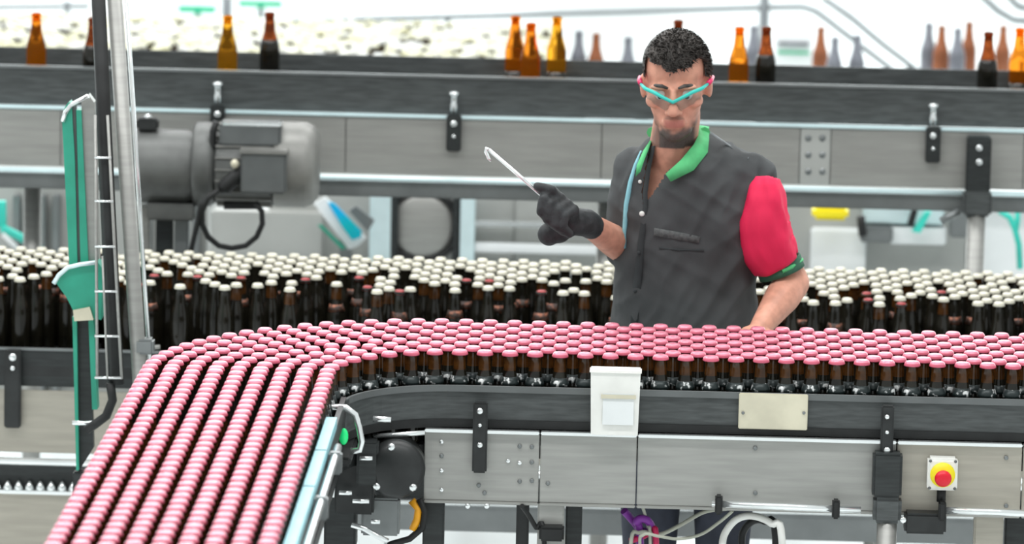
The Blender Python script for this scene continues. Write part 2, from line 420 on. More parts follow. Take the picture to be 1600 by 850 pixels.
# bed: slats of the chain under the bottles
bm_ = MB()
ip = [(xr, Y0 - .03)] + arc(RI - .03, n=14) + [(XC - RI + .03, YC - 2.4)]
op = [(xr, Y0 + 8 * LP + .05)] + arc(RO + .05, n=14) + [(XC - RO - .05, YC - 2.4)]
vs = []
for a, b in zip(ip, op): vs += [(a[0], a[1], CZ), (b[0], b[1], CZ), (a[0], a[1], CZ - .03), (b[0], b[1], CZ - .03)]
fs = []
for i in range(len(ip) - 1):
    a = 4 * i; b = a + 4; fs += [(a, a + 1, b + 1, b), (a + 2, b + 2, b + 3, a + 3), (a, b, b + 2, a + 2), (a + 1, a + 3, b + 3, b + 1)]
bm_.add(vs, fs); bm_.build('conveyor_bed', 'black', fc)
RZ1 = at(1300, 618, Y0 - .04).z; RZ0 = at(1300, 678, Y0 - .04).z
MB().band(inner_rail, RZ0, RZ1, .012).build('guide_rail', 'black_rail', fc)
MB().band([(x, y - .009) for x, y in inner_rail], RZ1 - .012, RZ1 + .003, .008).build('rail_lip', 'box_grey', fc)
MB().band([(x, y - .006) for x, y in inner_rail], RZ0 - .006, RZ0 + .014, .010).build('rail_gasket', 'rubber', fc)  # black strip standing for the shadow line below the rail
MB().band(outer, CZ - .05, CZ + .13, .010).build('outer_rail', 'dark_rail', fc)
# stainless side panels of the straight part, each its own part
PZ1 = at(1300, 690, Y0 - .06).z; PZ0 = at(1300, 797, Y0 - .06).z; PY = Y0 - .060
edges = [at(x, 730, PY).x for x in (662, 843, 995, 1400, 1597, 1760)]
for k in range(5):
    a, b = edges[k], edges[k + 1]
    m = MB().box(((a + b) / 2, PY, (PZ0 + PZ1) / 2), (b - a - .003, .006, PZ1 - PZ0), bev=.002)
    p = m.build('side_panel', 'steel_beige' if k in (3, 4) else 'steel', fc)
    sub('panel_lip', MB().box(((a + b) / 2, PY - .004, PZ1 + .004), (b - a - .003, .022, .008), bev=.002), 'chrome', p)
    sub('panel_hem', MB().box(((a + b) / 2, PY - .002, PZ0 - .003), (b - a - .003, .014, .007), bev=.002), 'steel', p)
def bolt(px, py, Y, r, m, parent, name='bolt', ln=.008):
    v = at(px, py, Y); return MB().lathe([(r, 0), (r, ln * .7), (r * .7, ln), (0, ln)], 8, mat4=Matrix.Translation(v) @ Matrix.Rotation(PI / 2, 4, 'X')).build(name, m, parent)
for px, py in [(690, 690), (690, 712), (690, 735), (690, 765), (812, 697), (831, 698), (812, 723), (831, 722), (812, 752), (831, 751), (856, 755), (794, 720), (1180, 700), (1180, 770), (757, 770), (748, 758), (1572, 715), (1572, 790)]:
    bolt(px, py, PY - .003, .0055, 'steel_grey' if py % 3 else 'chrome', fc, 'panel_bolt', .005)
for px in (731, 761): bolt(px, 790, PY - .003, .007, 'chrome', fc)
# bracket clips that hold the rail
def clip(px, y0, y1, wpx, Y, parent, m='black', bolts=()):
    a = at(px, y0, Y); b = at(px, y1, Y); wd = wpx * mpp(Y)
    mb = MB().box((a + b) / 2, (wd, .022, (a - b).length), bev=.004)
    o = mb.build('bracket', m, parent)
    for dy, r in bolts:
        v = at(px, y0 + dy, Y - .012)
        sub('bolt', MB().lathe([(r, 0), (r, .006), (r * .6, .009), (0, .009)], 10, mat4=Matrix.Translation(v) @ Matrix.Rotation(PI / 2, 4, 'X')), 'chrome', o)
    return o
clip(750, 628, 738, 23, PY - .018, fc, bolts=((14, .008), (36, .005), (67, .007)))
# big clamp post on the right
clip(1386, 633, 712, 20, PY - .02, fc, bolts=((18, .006), (42, .005), (70, .008)))
a = at(1386, 706, PY - .03); b = at(1386, 775, PY - .03)
MB().box((a + b) / 2, (46 * mpp(0), .05, a.z - b.z), bev=.006).build('post_clamp', 'dark_rail', fc)
b2 = at(1386, 815, PY - .03)
MB().box((b + b2) / 2, (44 * mpp(0), .055, b.z - b2.z), bev=.008).build('clamp_collar', 'black_rail', fc)
MB().tube([b2, (b2.x, b2.y, FZ)], .024, 16).build('leg', 'steel', fc)
bolt(1411, 812, PY - .06, .008, 'chrome', fc)
# legs under the frame
for px, wpx, m, dy in ((678, 34, 'dark_rail', .03), (817, 20, 'black', .10), (861, 42, 'steel', .02), (897, 26, 'dark_rail', .08), (1545, 46, 'steel_beige', .04), (1587, 34, 'dark_rail', .09)):
    v = at(px, 800, PY + dy); MB().box((v.x, v.y, (PZ0 + FZ) / 2), (wpx * mpp(0), .04, PZ0 - FZ), bev=.004).build('leg', m, fc)
for xx in (-.55, -.95):
    MB().box((xx, YC - 1.0, (CZ + FZ) / 2 - .03), (.05, .05, CZ - FZ - .06), bev=.004).build('leg', 'steel', fc)
# cross clamp on leg
v = at(862, 832, PY - .015); MB().box(v, (.06, .05, .035), bev=.005).build('leg_clamp', 'rubber', fc)
# beige plate on the rail, white tray
a = at(1208, 643, Y0 - .052); MB().box(a, (108 * mpp(0), .006, 57 * mpp(0)), bev=.002).build('rail_plate', 'cream_plate', fc)
for px in (1161, 1256): bolt(px, 645, Y0 - .056, .004, 'steel_grey', fc, 'plate_bolt', .004)
# round bars in front of the panel
def bar(px0, py0, px1, py1, Y, r, m, parent, name): return MB().tube([at(px0, py0, Y), at(px1, py1, Y)], r, 12).build(name, m, parent)
bar(1112, 787, 1345, 797, PY - .05, .0085, 'chrome', fc, 'round_bar')
bar(1470, 797, 1625, 803, PY - .05, .0085, 'chrome', fc, 'round_bar')
for px, py in ((1123, 788), (1306, 795), (1472, 798)):
    v = at(px, py, PY - .05); MB().box(v, (.018, .035, .045), bev=.004).build('bar_clamp', 'rubber', fc)
v = at(1445, 815, PY - .02); MB().box(v, (.10, .06, .05), bev=.006).build('lower_bracket', 'black', fc)
# light blue strip and chrome pipe inside the lanes
st = [(XC - RI + .035, YC - .40 - k * .1) for k in range(21)]
m = MB().band(st, CZ + .165, CZ + .190, .025); m.build('wear_strip', 'teal_pale', fc)
for k in (6, 9, 14): sub('strip_joint', MB().box((XC - RI + .035, YC - k * .13, CZ + .1905), (.026, .004, .001)), 'rubber', fc).location = -fc.location
MB().tube([(XC - RI + .064, YC - .62 - k * .1, CZ + .165) for k in range(19)], .009, 10).build('guide_pipe', 'chrome', fc)
for k in (5, 9, 15): MB().box((XC - RI + .064, YC - .12 - k * .12, CZ + .15), (.03, .03, .05), bev=.004).build('pipe_clamp', 'steel_grey', fc)
MB().band([(XC - RI + .040, YC - .02), (XC - RI + .040, YC - 2.4)], CZ + .115, CZ + .165, .012).build('lane_side', 'black', fc)

# emergency stop
v = at(1472, 739, PY - .022)
es = thing('emergency_stop', 'red mushroom emergency stop on white and yellow box', 'switch', v)
MB().box(v, (.072, .045, .078), bev=.006).build('housing', 'white_plastic', es)
rx = Matrix.Rotation(PI / 2, 4, 'X')
T = lambda p: Matrix.Translation(p) @ rx
MB().lathe([(.030, 0), (.030, .004), (0, .004)], 28, mat4=T(v + Vector((0, -.0225, 0)))).build('yellow_disc', 'yellow', es)
MB().lathe([(.010, 0), (.010, .014), (.019, .016), (.0205, .022), (.018, .029), (.010, .033), (0, .034)], 24, mat4=T(v + Vector((0, -.0265, -.004)))).build('button', 'red', es)
for sx in (-1, 1):
    for sz in (-1, 1): MB().lathe([(.004, 0), (.003, .003), (0, .003)], 8, mat4=T(v + Vector((sx * .03, -.022, sz * .033)))).build('screw', 'box_grey', es)
MB().tube([v + Vector((0, 0, -.039)), v + Vector((0, 0, -.07))], .011, 12).build('cable_gland', 'rubber', es)

# white translucent container hung on the rail
v = at(961, 628, Y0 - .075); wd = 78 * mpp(0); ht = 100 * mpp(0)
wb = thing('white_container', 'white plastic container hung on the guide rail of near conveyor', 'container', v)
def taper_box(c, w0, w1, d, h, t):
    mb = MB(); o = []
    for (w_, dd, z) in ((w0, d * .85, -h / 2), (w1, d, h / 2), (w1 - t, d - t, h / 2), (w0 - t, d * .85 - t, -h / 2 + t)):
        o += [c + Vector((x * w_ / 2, y * dd / 2, z)) for x, y in ((-1, -1), (1, -1), (1, 1), (-1, 1))]
    fs = [(3, 2, 1, 0), (12, 13, 14, 15)]
    for l in range(3):
        for j in range(4): fs.append((l * 4 + j, l * 4 + (j + 1) % 4, l * 4 + 4 + (j + 1) % 4, l * 4 + 4 + j))
    return mb.add(o, fs)
taper_box(v, wd * .94, wd, .055, ht, .004).build('body', 'white_plastic', wb)
MB().box(v + Vector((0, 0, ht / 2)), (wd * 1.04, .062, .008), bev=.003).build('rim', 'white_plastic', wb)
MB().box(v + Vector((.008, -.0275, -.012)), (wd * .62, .0025, ht * .5), rot=Matrix.Rotation(-.06, 3, 'X')).build('paper_label', 'label_paper' if 'label_paper' in M else 'machine_white', wb)
MB().box(v + Vector((.008, -.0295, .018)), (wd * .7, .0025, ht * .06), rot=Matrix.Rotation(-.06, 3, 'X')).build('label_stripe', 'cream_plate', wb)
MB().box(v + Vector((0, .03, ht * .35)), (wd * .5, .03, .008), bev=.002).build('hook', 'white_plastic', wb)

# black round drive at the inner bend
v = at(618, 733, PY - .10)
dm = thing('drive_unit', 'black round drive with three silver bolts at the conveyor bend', 'motor', v)
MB().lathe([(.066, -.09), (.066, -.02), (.071, -.015), (.071, .006), (.058, .020), (.036, .029), (.012, .032), (0, .032)], 36, mat4=T(v)).build('round_cover', 'black', dm)
for ang in (100, 222, 318):
    p = v + Vector((math.cos(math.radians(ang)) * .058, -.012, math.sin(math.radians(ang)) * .058))
    MB().lathe([(.010, 0), (.010, .010), (.006, .014), (0, .014)], 8, mat4=T(p)).build('cover_bolt', 'chrome', dm)
def blk(px, py, wpx, hpx, dy, dep, m, name, parent=None, rotd=0):
    s_ = mpp(0); c = at(px, py, PY - dy)
    return MB().box(c, (wpx * s_, dep, hpx * s_), rot=Matrix.Rotation(math.radians(rotd), 3, 'Y'), bev=.005).build(name, m, parent if parent is not None else dm)
blk(555, 740, 62, 120, .05, .08, 'black', 'gear_housing'); blk(533, 800, 50, 110, .04, .09, 'dark_rail', 'lower_housing')
blk(575, 722, 34, 70, .10, .05, 'dark_rail', 'shaft_housing')
blk(595, 805, 60, 60, .03, .05, 'steel_grey', 'base_plate'); blk(560, 690, 36, 40, .02, .05, 'black_rail', 'coupling')
for px, py, wp in ((572, 716, 20), (564, 783, 26), (540, 770, 20), (530, 716, 12), (587, 815, 14)):
    p = at(px, py, PY - .13 if py > 700 else Y0 - .06)
    MB().tube([p - Vector((wp * mpp(0) / 2, 0, 0)), p + Vector((wp * mpp(0) / 2, 0, 0))], .006, 10).build('pin', 'chrome', dm)
bar(583, 682, 664, 676, PY - .06, .006, 'chrome', fc, 'panel_rod'); bar(583, 654, 611, 656, PY - .17, .007, 'chrome', dm, 'pin')
MB().tube([at(x, y, PY - .12) for x, y in ((549, 820), (570, 826), (590, 838), (606, 846))], .007, 10).build('lever', 'chrome', dm)
hp = [(511, 690), (505, 665), (508, 645), (520, 636), (540, 637), (555, 648), (561, 668), (565, 690), (562, 703), (548, 705)]
MB().tube([at(x, y, PY - .36) for x, y in hp], .008, 10).build('bent_handle', 'chrome', dm)
lp_ = at(537, 682, PY - .36); MB().ell(lp_, (.011, .010, .020), 14).build('green_lamp', 'green_lamp', dm)
blk(522, 678, 20, 40, .35, .03, 'black', 'lamp_socket'); blk(540, 705, 26, 14, .25, .26, 'black', 'lamp_bracket')
blk(518, 745, 14, 70, .12, .02, 'chrome', 'chrome_strut', rotd=4)
MB().tube([at(x, y, PY - .02) for x, y in ((643, 782), (654, 795), (652, 812), (645, 828))], .010, 8).build('orange_hose', 'orange', dm)
MB().tube([at(x, y, PY - .025) for x, y in ((655, 780), (664, 800), (660, 825), (640, 842), (612, 850), (585, 862))], .008, 8).build('black_hose', 'rubber', dm)

# cables and pneumatic hoses beneath the side panels
def hose(name, lb, m, pts, r, Y=PY + .05):
    ps = [Vector(at(x, y, Y + (0.02 * math.sin(i)))) for i, (x, y) in enumerate(pts)]
    sp = []
    for i in range(len(ps) - 1):
        p0, p1, p2, p3 = ps[max(i - 1, 0)], ps[i], ps[i + 1], ps[min(i + 2, len(ps) - 1)]
        for k in range(6):
            t = k / 6
            sp.append(.5 * ((2 * p1) + (-p0 + p2) * t + (2 * p0 - 5 * p1 + 4 * p2 - p3) * t * t + (-p0 + 3 * p1 - 3 * p2 + p3) * t ** 3))
    sp.append(ps[-1])
    o = MB().tube(sp, r, 8).build(name, m); return tag(o, lb, 'cable', 'hoses under the near conveyor')
hose('pneumatic_hose', 'pale green hose sagging from bar clamp under near conveyor', 'cable_grey', [(1135, 795), (1100, 800), (1060, 822), (1030, 835), (1000, 832), (985, 860), (985, 1100)], .005)
hose('pneumatic_hose', 'grey hose looping low beside the round bar', 'cable_grey', [(1145, 798), (1125, 815), (1095, 835), (1060, 842), (1030, 838), (1005, 836), (1000, 870), (1010, 1100)], .004, PY + .02)
hose('pneumatic_hose', 'thin cream hose dropping straight from panel seam', 'cable_grey', [(1003, 788), (1008, 805), (1013, 825), (1016, 850), (1018, 1100)], .004, PY + .03)
hose('power_cable', 'purple cable bunched under the panel seam', 'purple', [(975, 798), (990, 815), (1003, 830), (1018, 826), (1010, 812), (995, 815), (1000, 850), (1000, 1100)], .010, PY + .06)
hose('power_cable', 'crimson cable below the purple bunch', 'crimson', [(985, 845), (1005, 838), (1018, 832), (1025, 850), (1025, 1100)], .008, PY + .04)
hose('pneumatic_hose', 'thick white hose arching from clamp towards leg', 'white_plastic', [(1128, 860), (1132, 835), (1150, 812), (1175, 806), (1205, 818), (1222, 845), (1224, 1100)], .009, PY + .03)
hose('power_cable', 'black coiled cable right of the white hose', 'rubber', [(1160, 870), (1160, 835), (1175, 815), (1195, 815), (1212, 840), (1210, 1100)], .009, PY + .09)
hose('power_cable', 'black slack cable across the steel leg', 'rubber', [(815, 790), (826, 805), (838, 825), (850, 840), (853, 1100)], .006, PY - .02)

# ------------------------------------------------------------------ middle conveyor frame
mcv = thing('conveyor', 'middle conveyor carrying crowded cream-capped bottles behind the man', 'conveyor', (0, 2.15, FZ))
fy = MY - .06
xm0, xm1 = -2.2, 1.9; xc = (xm0 + xm1) / 2; lw = xm1 - xm0
MB().box((xc, MY + 5.5 * LP, MZ - .015), (lw, 12 * LP + .08, .03)).build('conveyor_bed', 'black', mcv)
z1 = at(50, 543, fy).z; z0 = at(50, 603, fy).z
MB().box((xc, fy, (z0 + z1) / 2), (lw, .012, z1 - z0), bev=.003).build('guide_rail', 'dark_rail', mcv)
MB().box((xc, fy - .008, z1 - .003), (lw, .010, .007), bev=.002).build('rail_lip', 'steel_grey', mcv)
MB().box((xc, MY + 12 * LP, MZ + .05), (lw, .012, .12), bev=.003).build('rear_rail', 'dark_rail', mcv)
z2 = at(50, 706, fy).z
ed = [xm0, -1.62, -1.05, -.3, .5, 1.2, xm1]
for k in range(6):
    a, b = ed[k], ed[k + 1]
    MB().box(((a + b) / 2, fy - .012, (z0 - .008 + z2) / 2), (b - a - .003, .006, z0 - z2 - .01), bev=.002).build('side_panel', 'steel_beige', mcv)
z3 = at(50, 718, fy).z
MB().tube([(xm0, fy - .03, z3), (xm1, fy - .03, z3)], .011, 12).build('round_bar', 'chrome', mcv)
z4 = at(50, 745, fy).z; z5 = at(50, 766, fy).z
MB().box((xc, fy + .02, (z3 + z5) / 2), (lw, .01, z3 - z5), bev=.002).build('chain_channel', 'dark_rail', mcv)
for k in range(9):
    v = at(-5 + k * 17, 758 + k * .3, fy)
    MB().lathe([(.014, 0), (.011, .012), (.004, .024), (0, .026)], 10, mat4=Matrix.Translation(v + Vector((0, 0, -.012)))).build('chain_tooth', 'chrome', mcv)
MB().box((xc, fy, z5 - .004), (lw, .03, .010), bev=.003).build('lower_lip', 'chrome', mcv)
z6 = at(50, 900, fy).z
xs_ = at(420, 800, fy).x; z7 = at(700, 826, fy).z
MB().box(((xm0 + xs_) / 2, fy, (z5 + z6) / 2 - .008), (xs_ - xm0, .006, z5 - z6 - .004)).build('lower_panel', 'steel_beige', mcv)
MB().box(((xm1 + xs_) / 2, fy, (z5 + z7) / 2 - .008), (xm1 - xs_, .006, z5 - z7 - .004)).build('lower_panel', 'steel_grey', mcv)
for xx in (-1.75, -.9, 0.1, 1.0, 1.7):
    for yy in (fy + .04, MY + 11 * LP): MB().box((xx, yy, (MZ - .03 + FZ) / 2), (.05, .05, MZ - .03 - FZ), bev=.004).build('leg', 'steel', mcv)
clip(20, 548, 668, 26, fy - .03, mcv, bolts=((10, .011), (27, .007)))
bar(212, 545, 250, 542, fy - .05, .006, 'steel', mcv, 'rail_pin')

# ------------------------------------------------------------------ upper conveyor
uc = thing('conveyor', 'long raised conveyor with dark rail and stainless panel behind the man', 'conveyor', (0, 3.3, FZ))
uy = 3.10
def zz(px, py, Y): return at(px, py, Y).z
uz1 = zz(800, 121, uy); uz0 = zz(800, 181, uy); up1 = zz(800, 192, uy - .02); up0 = zz(800, 275, uy - .02)
x0, x1 = -2.4, 2.2; xc = 0.5 * (x0 + x1); lw = x1 - x0
MB().box((xc, uy, (uz0 + uz1) / 2), (lw, .014, uz1 - uz0), bev=.003).build('guide_rail', 'black_rail', uc)
MB().box((xc, uy - .006, uz1 - .002), (lw, .018, .009), bev=.003).build('rail_lip', 'steel_grey', uc)
MB().box((xc, uy + .22, UZ - .012), (lw, .44, .022)).build('conveyor_bed', 'dark_rail', uc)
MB().box((xc, uy + .44, UZ + .03), (lw, .014, zz(800, 98, uy + .44) - UZ + .04), bev=.003).build('rear_rail', 'black_rail', uc)
MB().box((xc, uy - .015, uz0 - .006), (lw, .03, .010), bev=.003).build('panel_lip', 'cyan_steel', uc)
ed = [at(x, 230, uy - .02).x for x in (-260, 95, 540, 940, 1250, 1298, 1600, 1900)]
for k in range(7):
    a, b = ed[k], ed[k + 1]
    p = MB().box(((a + b) / 2, uy - .02, (up1 + up0) / 2), (b - a - .002, .006, up1 - up0 + .01), bev=.002).build('side_panel', 'steel' if k != 4 else 'machine_grey', uc)
    if k == 4:
        for j in range(3):
            for i in range(2):
                v = at(1263 + i * 22, 216 + j * 26, uy - .023); sub('hole', MB().lathe([(.010, 0), (.010, .001), (0, .001)], 10, mat4=T(v)), 'steel_grey', p)
MB().box((xc, uy - .008, (up1 + up0) / 2), (lw, .006, up1 - up0 + .012)).build('backing_plate', 'steel_grey', uc)
zt = zz(800, 284, uy - .03)
MB().tube([(x0, uy - .03, zt), (x1, uy - .03, zt)], .0085, 12).build('round_bar', 'cyan_steel', uc)  # chrome bar; the bright cyan colour stands for its fringed highlight
zc = zz(800, 298, uy); zd = zz(800, 312, uy)
MB().box((xc, uy + .01, (zt - .012 + zd) / 2), (lw, .05, zt - .012 - zd), bev=.004).build('lower_channel', 'steel_grey', uc)
for px, ya, yb in ((340, 118, 196), (709, 133, 236), (1458, 152, 254)):
    o = clip(px, ya + 46, yb, 23, uy - .04, uc, 'dark_rail', ((14, .010), (34, .006)))
    v = at(px, ya + 32, uy - .03)
    sub('spindle', MB().lathe([(.008, 0), (.012, .02), (.009, .03), (.009, .05), (.016, .054), (.016, .060), (.006, .064), (0, .064)], 12, mat4=Matrix.Translation(v - Vector((0, 0, .02)))), 'chrome', o)
# posts
def upost(px, top, lb):
    v = at(px, top, uy - .06); h = v.z - zz(px, 300, uy - .06)
    MB().box((v.x, v.y, v.z - h / 2), (38 * mpp(3), .05, h), bev=.005).build('post_head', 'dark_rail', uc)
    for py in (top + 18, top + 40): bolt(px, py, uy - .09, .010, 'chrome', uc, 'post_bolt')
    z_ = zz(px, 322, uy - .06)
    MB().box((v.x, v.y, z_ + .01), (44 * mpp(3), .07, .075), bev=.008).build('post_collar', 'black_rail', uc)
    MB().tube([(v.x, v.y, z_ - .02), (v.x, v.y, FZ)], .028, 16).build('leg', 'steel', uc)
upost(1530, 213, '')
MB().tube([at(1500, 330, uy - .03), at(1470, 346, uy - .03)], .012, 8).build('brace', 'steel_grey', uc)
for xx in (-1.55, .2): MB().tube([(xx, uy + .2, zd), (xx, uy + .2, FZ)], .028, 14).build('leg', 'steel', uc)

# ------------------------------------------------------------------ gearmotor in front of the upper conveyor
gy = 2.80; g = mpp(gy)
v = at(350, 258, gy)
gm = thing('gearmotor', 'grey electric gearmotor with terminal box and looped black cable', 'motor', v)
ry = Matrix.Rotation(PI / 2, 4, 'Y')
def lx(px0, prof_, py, m, name, n=32, dy=0.0):
    """turned body along +X starting at pixel px0; profile (radius px, length px)"""
    c = at(px0, py, gy + dy)
    return MB().lathe([(r * g, l * g) for r, l in prof_], n, mat4=Matrix.Translation(c) @ ry).build(name, m, gm)
lx(206, [(44, 0), (56, 4), (58, 14), (58, 86), (54, 96), (54, 104), (0, 104)], 258, 'motor_grey', 'gear_case')
lx(304, [(62, 0), (66, 4), (66, 26), (60, 34), (0, 34)], 256, 'motor_grey', 'flange')
body = lx(336, [(54, 0), (62, 8), (62, 96), (0, 96)], 257, 'motor_grey', 'stator')
for k in range(22):
    a = 2 * PI * k / 22; c = at(384, 257, gy) + Vector((0, math.cos(a) * 63 * g, math.sin(a) * 63 * g))
    sub('cooling_fin', MB().box(c, (86 * g, .012, .003), rot=Matrix.Rotation(a - PI / 2 + PI / 2, 3, 'X')), 'motor_light', body)
lx(430, [(66, 0), (67, 4), (67, 48), (62, 60), (50, 68), (0, 70)], 256, 'motor_light', 'fan_cowl')
c = at(413, 267, gy - .125); MB().box(c, (70 * g, .075, 66 * g), bev=.006).build('terminal_box', 'box_grey', gm)
c = at(413, 235, gy - .13); MB().box(c, (74 * g, .085, 6 * g), bev=.002).build('terminal_lid', 'motor_light', gm)
c = at(392, 208, gy - .075); MB().box(c, (96 * g, .07, 38 * g), bev=.008).build('capacitor_cover', 'box_grey', gm)
c = at(395, 192, gy - .075); MB().box(c, (90 * g, .075, 5 * g), bev=.002).build('capacitor_lid', 'chrome', gm)
MB().tube([at(x, y, gy - .14) for x, y in ((381, 262), (368, 276), (352, 292), (343, 296))], [.012, .021, .024, .014], 14).build('cable_boot', 'rubber', gm)
MB().ell(at(367, 256, gy - .16), (.013, .013, .014), 12).build('gland_nut', 'cream_plate', gm)
MB().tube([at(350 + i * 14, 320, gy - .05) for i in range(5)], .014, 10).build('foot_rail', 'rubber', gm)
loop = [(343, 296), (325, 310), (316, 330), (316, 350), (325, 370), (342, 384), (362, 388), (384, 384), (401, 370), (410, 350), (409, 330), (398, 316)]
MB().tube([at(x, y, gy - .15 + .003 * i) for i, (x, y) in enumerate(loop)], .0085, 10).build('cable_loop', 'rubber', gm)
MB().tube([at(x, y, gy - .145) for x, y in ((330, 302), (314, 322), (307, 355), (300, 385), (293, 420))], .008, 8).build('cable_drop', 'rubber', gm)
c = at(270, 326, gy); MB().box(c, (76 * g, .15, 26 * g), bev=.006).build('gear_foot', 'motor_grey', gm)
for px, wpx, m in ((222, 26, 'steel'), (258, 26, 'dark_rail'), (285, 22, 'steel_grey')):
    c = at(px, 320, gy + .02); MB().box((c.x, c.y, (c.z + FZ) / 2), (wpx * g, .05, c.z - FZ), bev=.004).build('support_post', m, gm)
c = at(231, 193, gy - .02); MB().box(c, (34 * g, .05, 18 * g), bev=.006).build('eye_bolt_base', 'black', gm)
MB().lathe([(.010, 0), (.013, .01), (0, .016)], 10, mat4=Matrix.Translation(at(231, 186, gy - .03))).build('breather', 'chrome', gm)
MB().tube([at(x, y, gy - .09) for x, y in ((338, 190), (333, 205), (332, 240), (331, 262))], .010, 8).build('rear_cable', 'rubber', gm)

# ------------------------------------------------------------------ post, cable tray and green guard on the left
py_ = 1.10
sp_ = thing('steel_post', 'tall stainless round post at left in front of middle conveyor', 'post', at(225, 700, py_))
top = at(174, -80, py_); bot = at(222, 640, py_)
dirv = (bot - top); base = top + dirv * ((FZ - top.z) / dirv.z)
MB().tube([top, base], .020, 18).build('tube', 'steel', sp_)
MB().lathe([(.07, 0), (.07, .012), (.03, .018), (.03, .05), (0, .05)], 20, mat4=Matrix.Translation((base.x, base.y, FZ))).build('foot_plate', 'steel_grey', sp_)
MB().tube([at(192, -80, py_ + .03), at(236, 600, py_ + .03)], .006, 8).build('conduit', 'chrome', sp_)
v = at(226, 540, py_); MB().box(v, (.05, .05, .04), bev=.006).build('clamp', 'steel_grey', sp_)
ct = thing('cable_tray', 'black cable run with wire rungs beside the stainless post', 'cable tray', at(180, 700, py_))
def lineY(xa, ya, xb, yb, Y): return [at(xa, ya, Y), at(xb, yb, Y)]
t = lineY(150, -80, 183, 600, py_ - .02); MB().tube(t, .0185, 12).build('cable_bundle', 'rubber', ct)
MB().tube(lineY(143, -80, 172, 600, py_ - .01), .006, 8).build('thin_cable', 'dark_rail', ct)
for xo in (0, 1):
    MB().tube(lineY((149, 168)[xo], 180, (152, 190)[xo], 592, py_ - .045), .004, 8).build('side_wire', 'steel', ct)
MB().tube(lineY(160, 400, 168, 592, py_ - .05), .003, 8).build('middle_wire', 'steel', ct)
for y in (246, 314, 385, 455, 525, 590):
    dx = (y - 180) * .045
    MB().tube(lineY(148, y, 171 + dx, y + .5, py_ - .048), .0035, 8).build('rung', 'chrome', ct)
MB().tube([at(x, y, py_ - .03) for x, y in ((172, 598), (176, 625), (166, 650), (150, 662), (135, 672))], .012, 8).build('cable_tail', 'rubber', ct)
gg = thing('green_guard', 'tall green machine guard with rounded top left of the cable tray', 'machine guard', at(130, 720, py_ + .04))
gy2 = py_ + .05
def strip(poly, Y, dep, m, name, parent): return MB().prism([at(x, y, Y) for x, y in poly], (0, dep, 0)).build(name, m, parent)
arc_l = [(97 + 16 * (1 - math.cos(t)), 190 - 32 * math.sin(t)) for t in np.linspace(0, 1.3, 7)]
strip(arc_l + [(112, 165), (117, 250), (121, 415), (108, 415)], gy2, .05, 'green_paint', 'outer_plate', gg)
strip([(112, 166), (118, 163), (126, 415), (121, 415)], gy2 + .01, .03, 'box_grey', 'channel', gg)
strip([(119, 172), (127, 172), (138, 410), (126, 415)], gy2, .04, 'green_paint', 'inner_plate', gg)
strip([(127, 160), (138, 148), (147, 160), (155, 420), (139, 420)], gy2 + .01, .04, 'steel', 'steel_edge', gg)
MB().tube([at(x, y, gy2 - .005) for x, y in ((98, 190), (102, 176), (110, 165), (122, 158), (138, 150))], .006, 8).build('bright_edge', 'chrome', gg)
strip([(86, 440), (96, 424), (112, 414), (152, 408), (160, 420), (158, 500), (118, 492), (104, 465)], gy2 - .02, .06, 'green_paint', 'bent_plate', gg)
MB().tube([at(x, y, gy2 - .03) for x, y in ((84, 443), (92, 430), (106, 418), (126, 413), (152, 410))], .006, 8).build('plate_edge', 'cyan_steel', gg)
strip([(113, 495), (120, 495), (123, 735), (119, 735)], gy2, .05, 'green_paint', 'lower_plate', gg)
strip([(120, 500), (140, 500), (146, 700), (124, 735)], gy2 + .02, .03, 'dark_rail', 'lower_web', gg)
strip([(138, 498), (146, 498), (152, 640), (144, 640)], gy2, .05, 'green_paint', 'lower_plate', gg)
strip([(114, 485), (140, 480), (146, 500), (116, 502)], gy2 - .03, .03, 'cream_plate', 'worn_bracket', gg)
c = at(130, 735, gy2 + .03); MB().box((c.x, c.y, (c.z + FZ) / 2), (.05, .05, c.z - FZ), bev=.004).build('foot', 'dark_rail', gg)
MB().tube([at(113, 661, gy2 - .06), at(150, 661, gy2 - .06)], .006, 8).build('cross_pin', 'chrome', gg)

# ------------------------------------------------------------------ machines seen between upper conveyor and middle bottles
ky = 4.4; kk = mpp(ky)
def part(px0, py0, px1, py1, Y, dep, m, name, parent, bev=.006):
    a = at(px0, py0, Y); b = at(px1, py1, Y)
    return MB().box(((a.x + b.x) / 2, Y + dep / 2, (a.z + b.z) / 2), (abs(b.x - a.x), dep, abs(a.z - b.z)), bev=bev).build(name, m, parent)
mg = thing('machine_cabinet', 'grey machine cabinet with round black-rimmed hatch under upper conveyor', 'machine', at(560, 700, ky))
part(420, 285, 800, 640, ky + .05, .6, 'machine_grey', 'body', mg)
part(330, 330, 500, 640, ky - .02, .1, 'machine_grey', 'front_door', mg)
c = at(660, 352, ky)
MB().lathe([(.125, -.03), (.125, .02), (.108, .02), (.108, -.03)], 40, mat4=T(c)).build('hatch_seal', 'rubber', mg)
MB().lathe([(.108, -.02), (.104, .012), (.09, .02), (0, .024)], 40, mat4=T(c)).build('hatch', 'steel', mg)
for xa, xb, m in ((578, 607, 'cyan_steel'), (716, 736, 'cyan_steel'), (610, 617, 'dark_rail'), (708, 715, 'dark_rail')):
    part(xa, 300, xb, 640, ky - .04, .04, m, 'corner_post', mg, .003)
part(740, 345, 960, 360, ky - .02, .03, 'chrome', 'ledge', mg); part(740, 380, 960, 400, ky - .03, .03, 'machine_white', 'ledge', mg)
part(805, 310, 960, 640, ky + .03, .4, 'machine_grey', 'side_body', mg)
bs = thing('tilted_panel', 'tilted white panel with blue strip left of the round hatch', 'panel', at(540, 390, ky - .12))
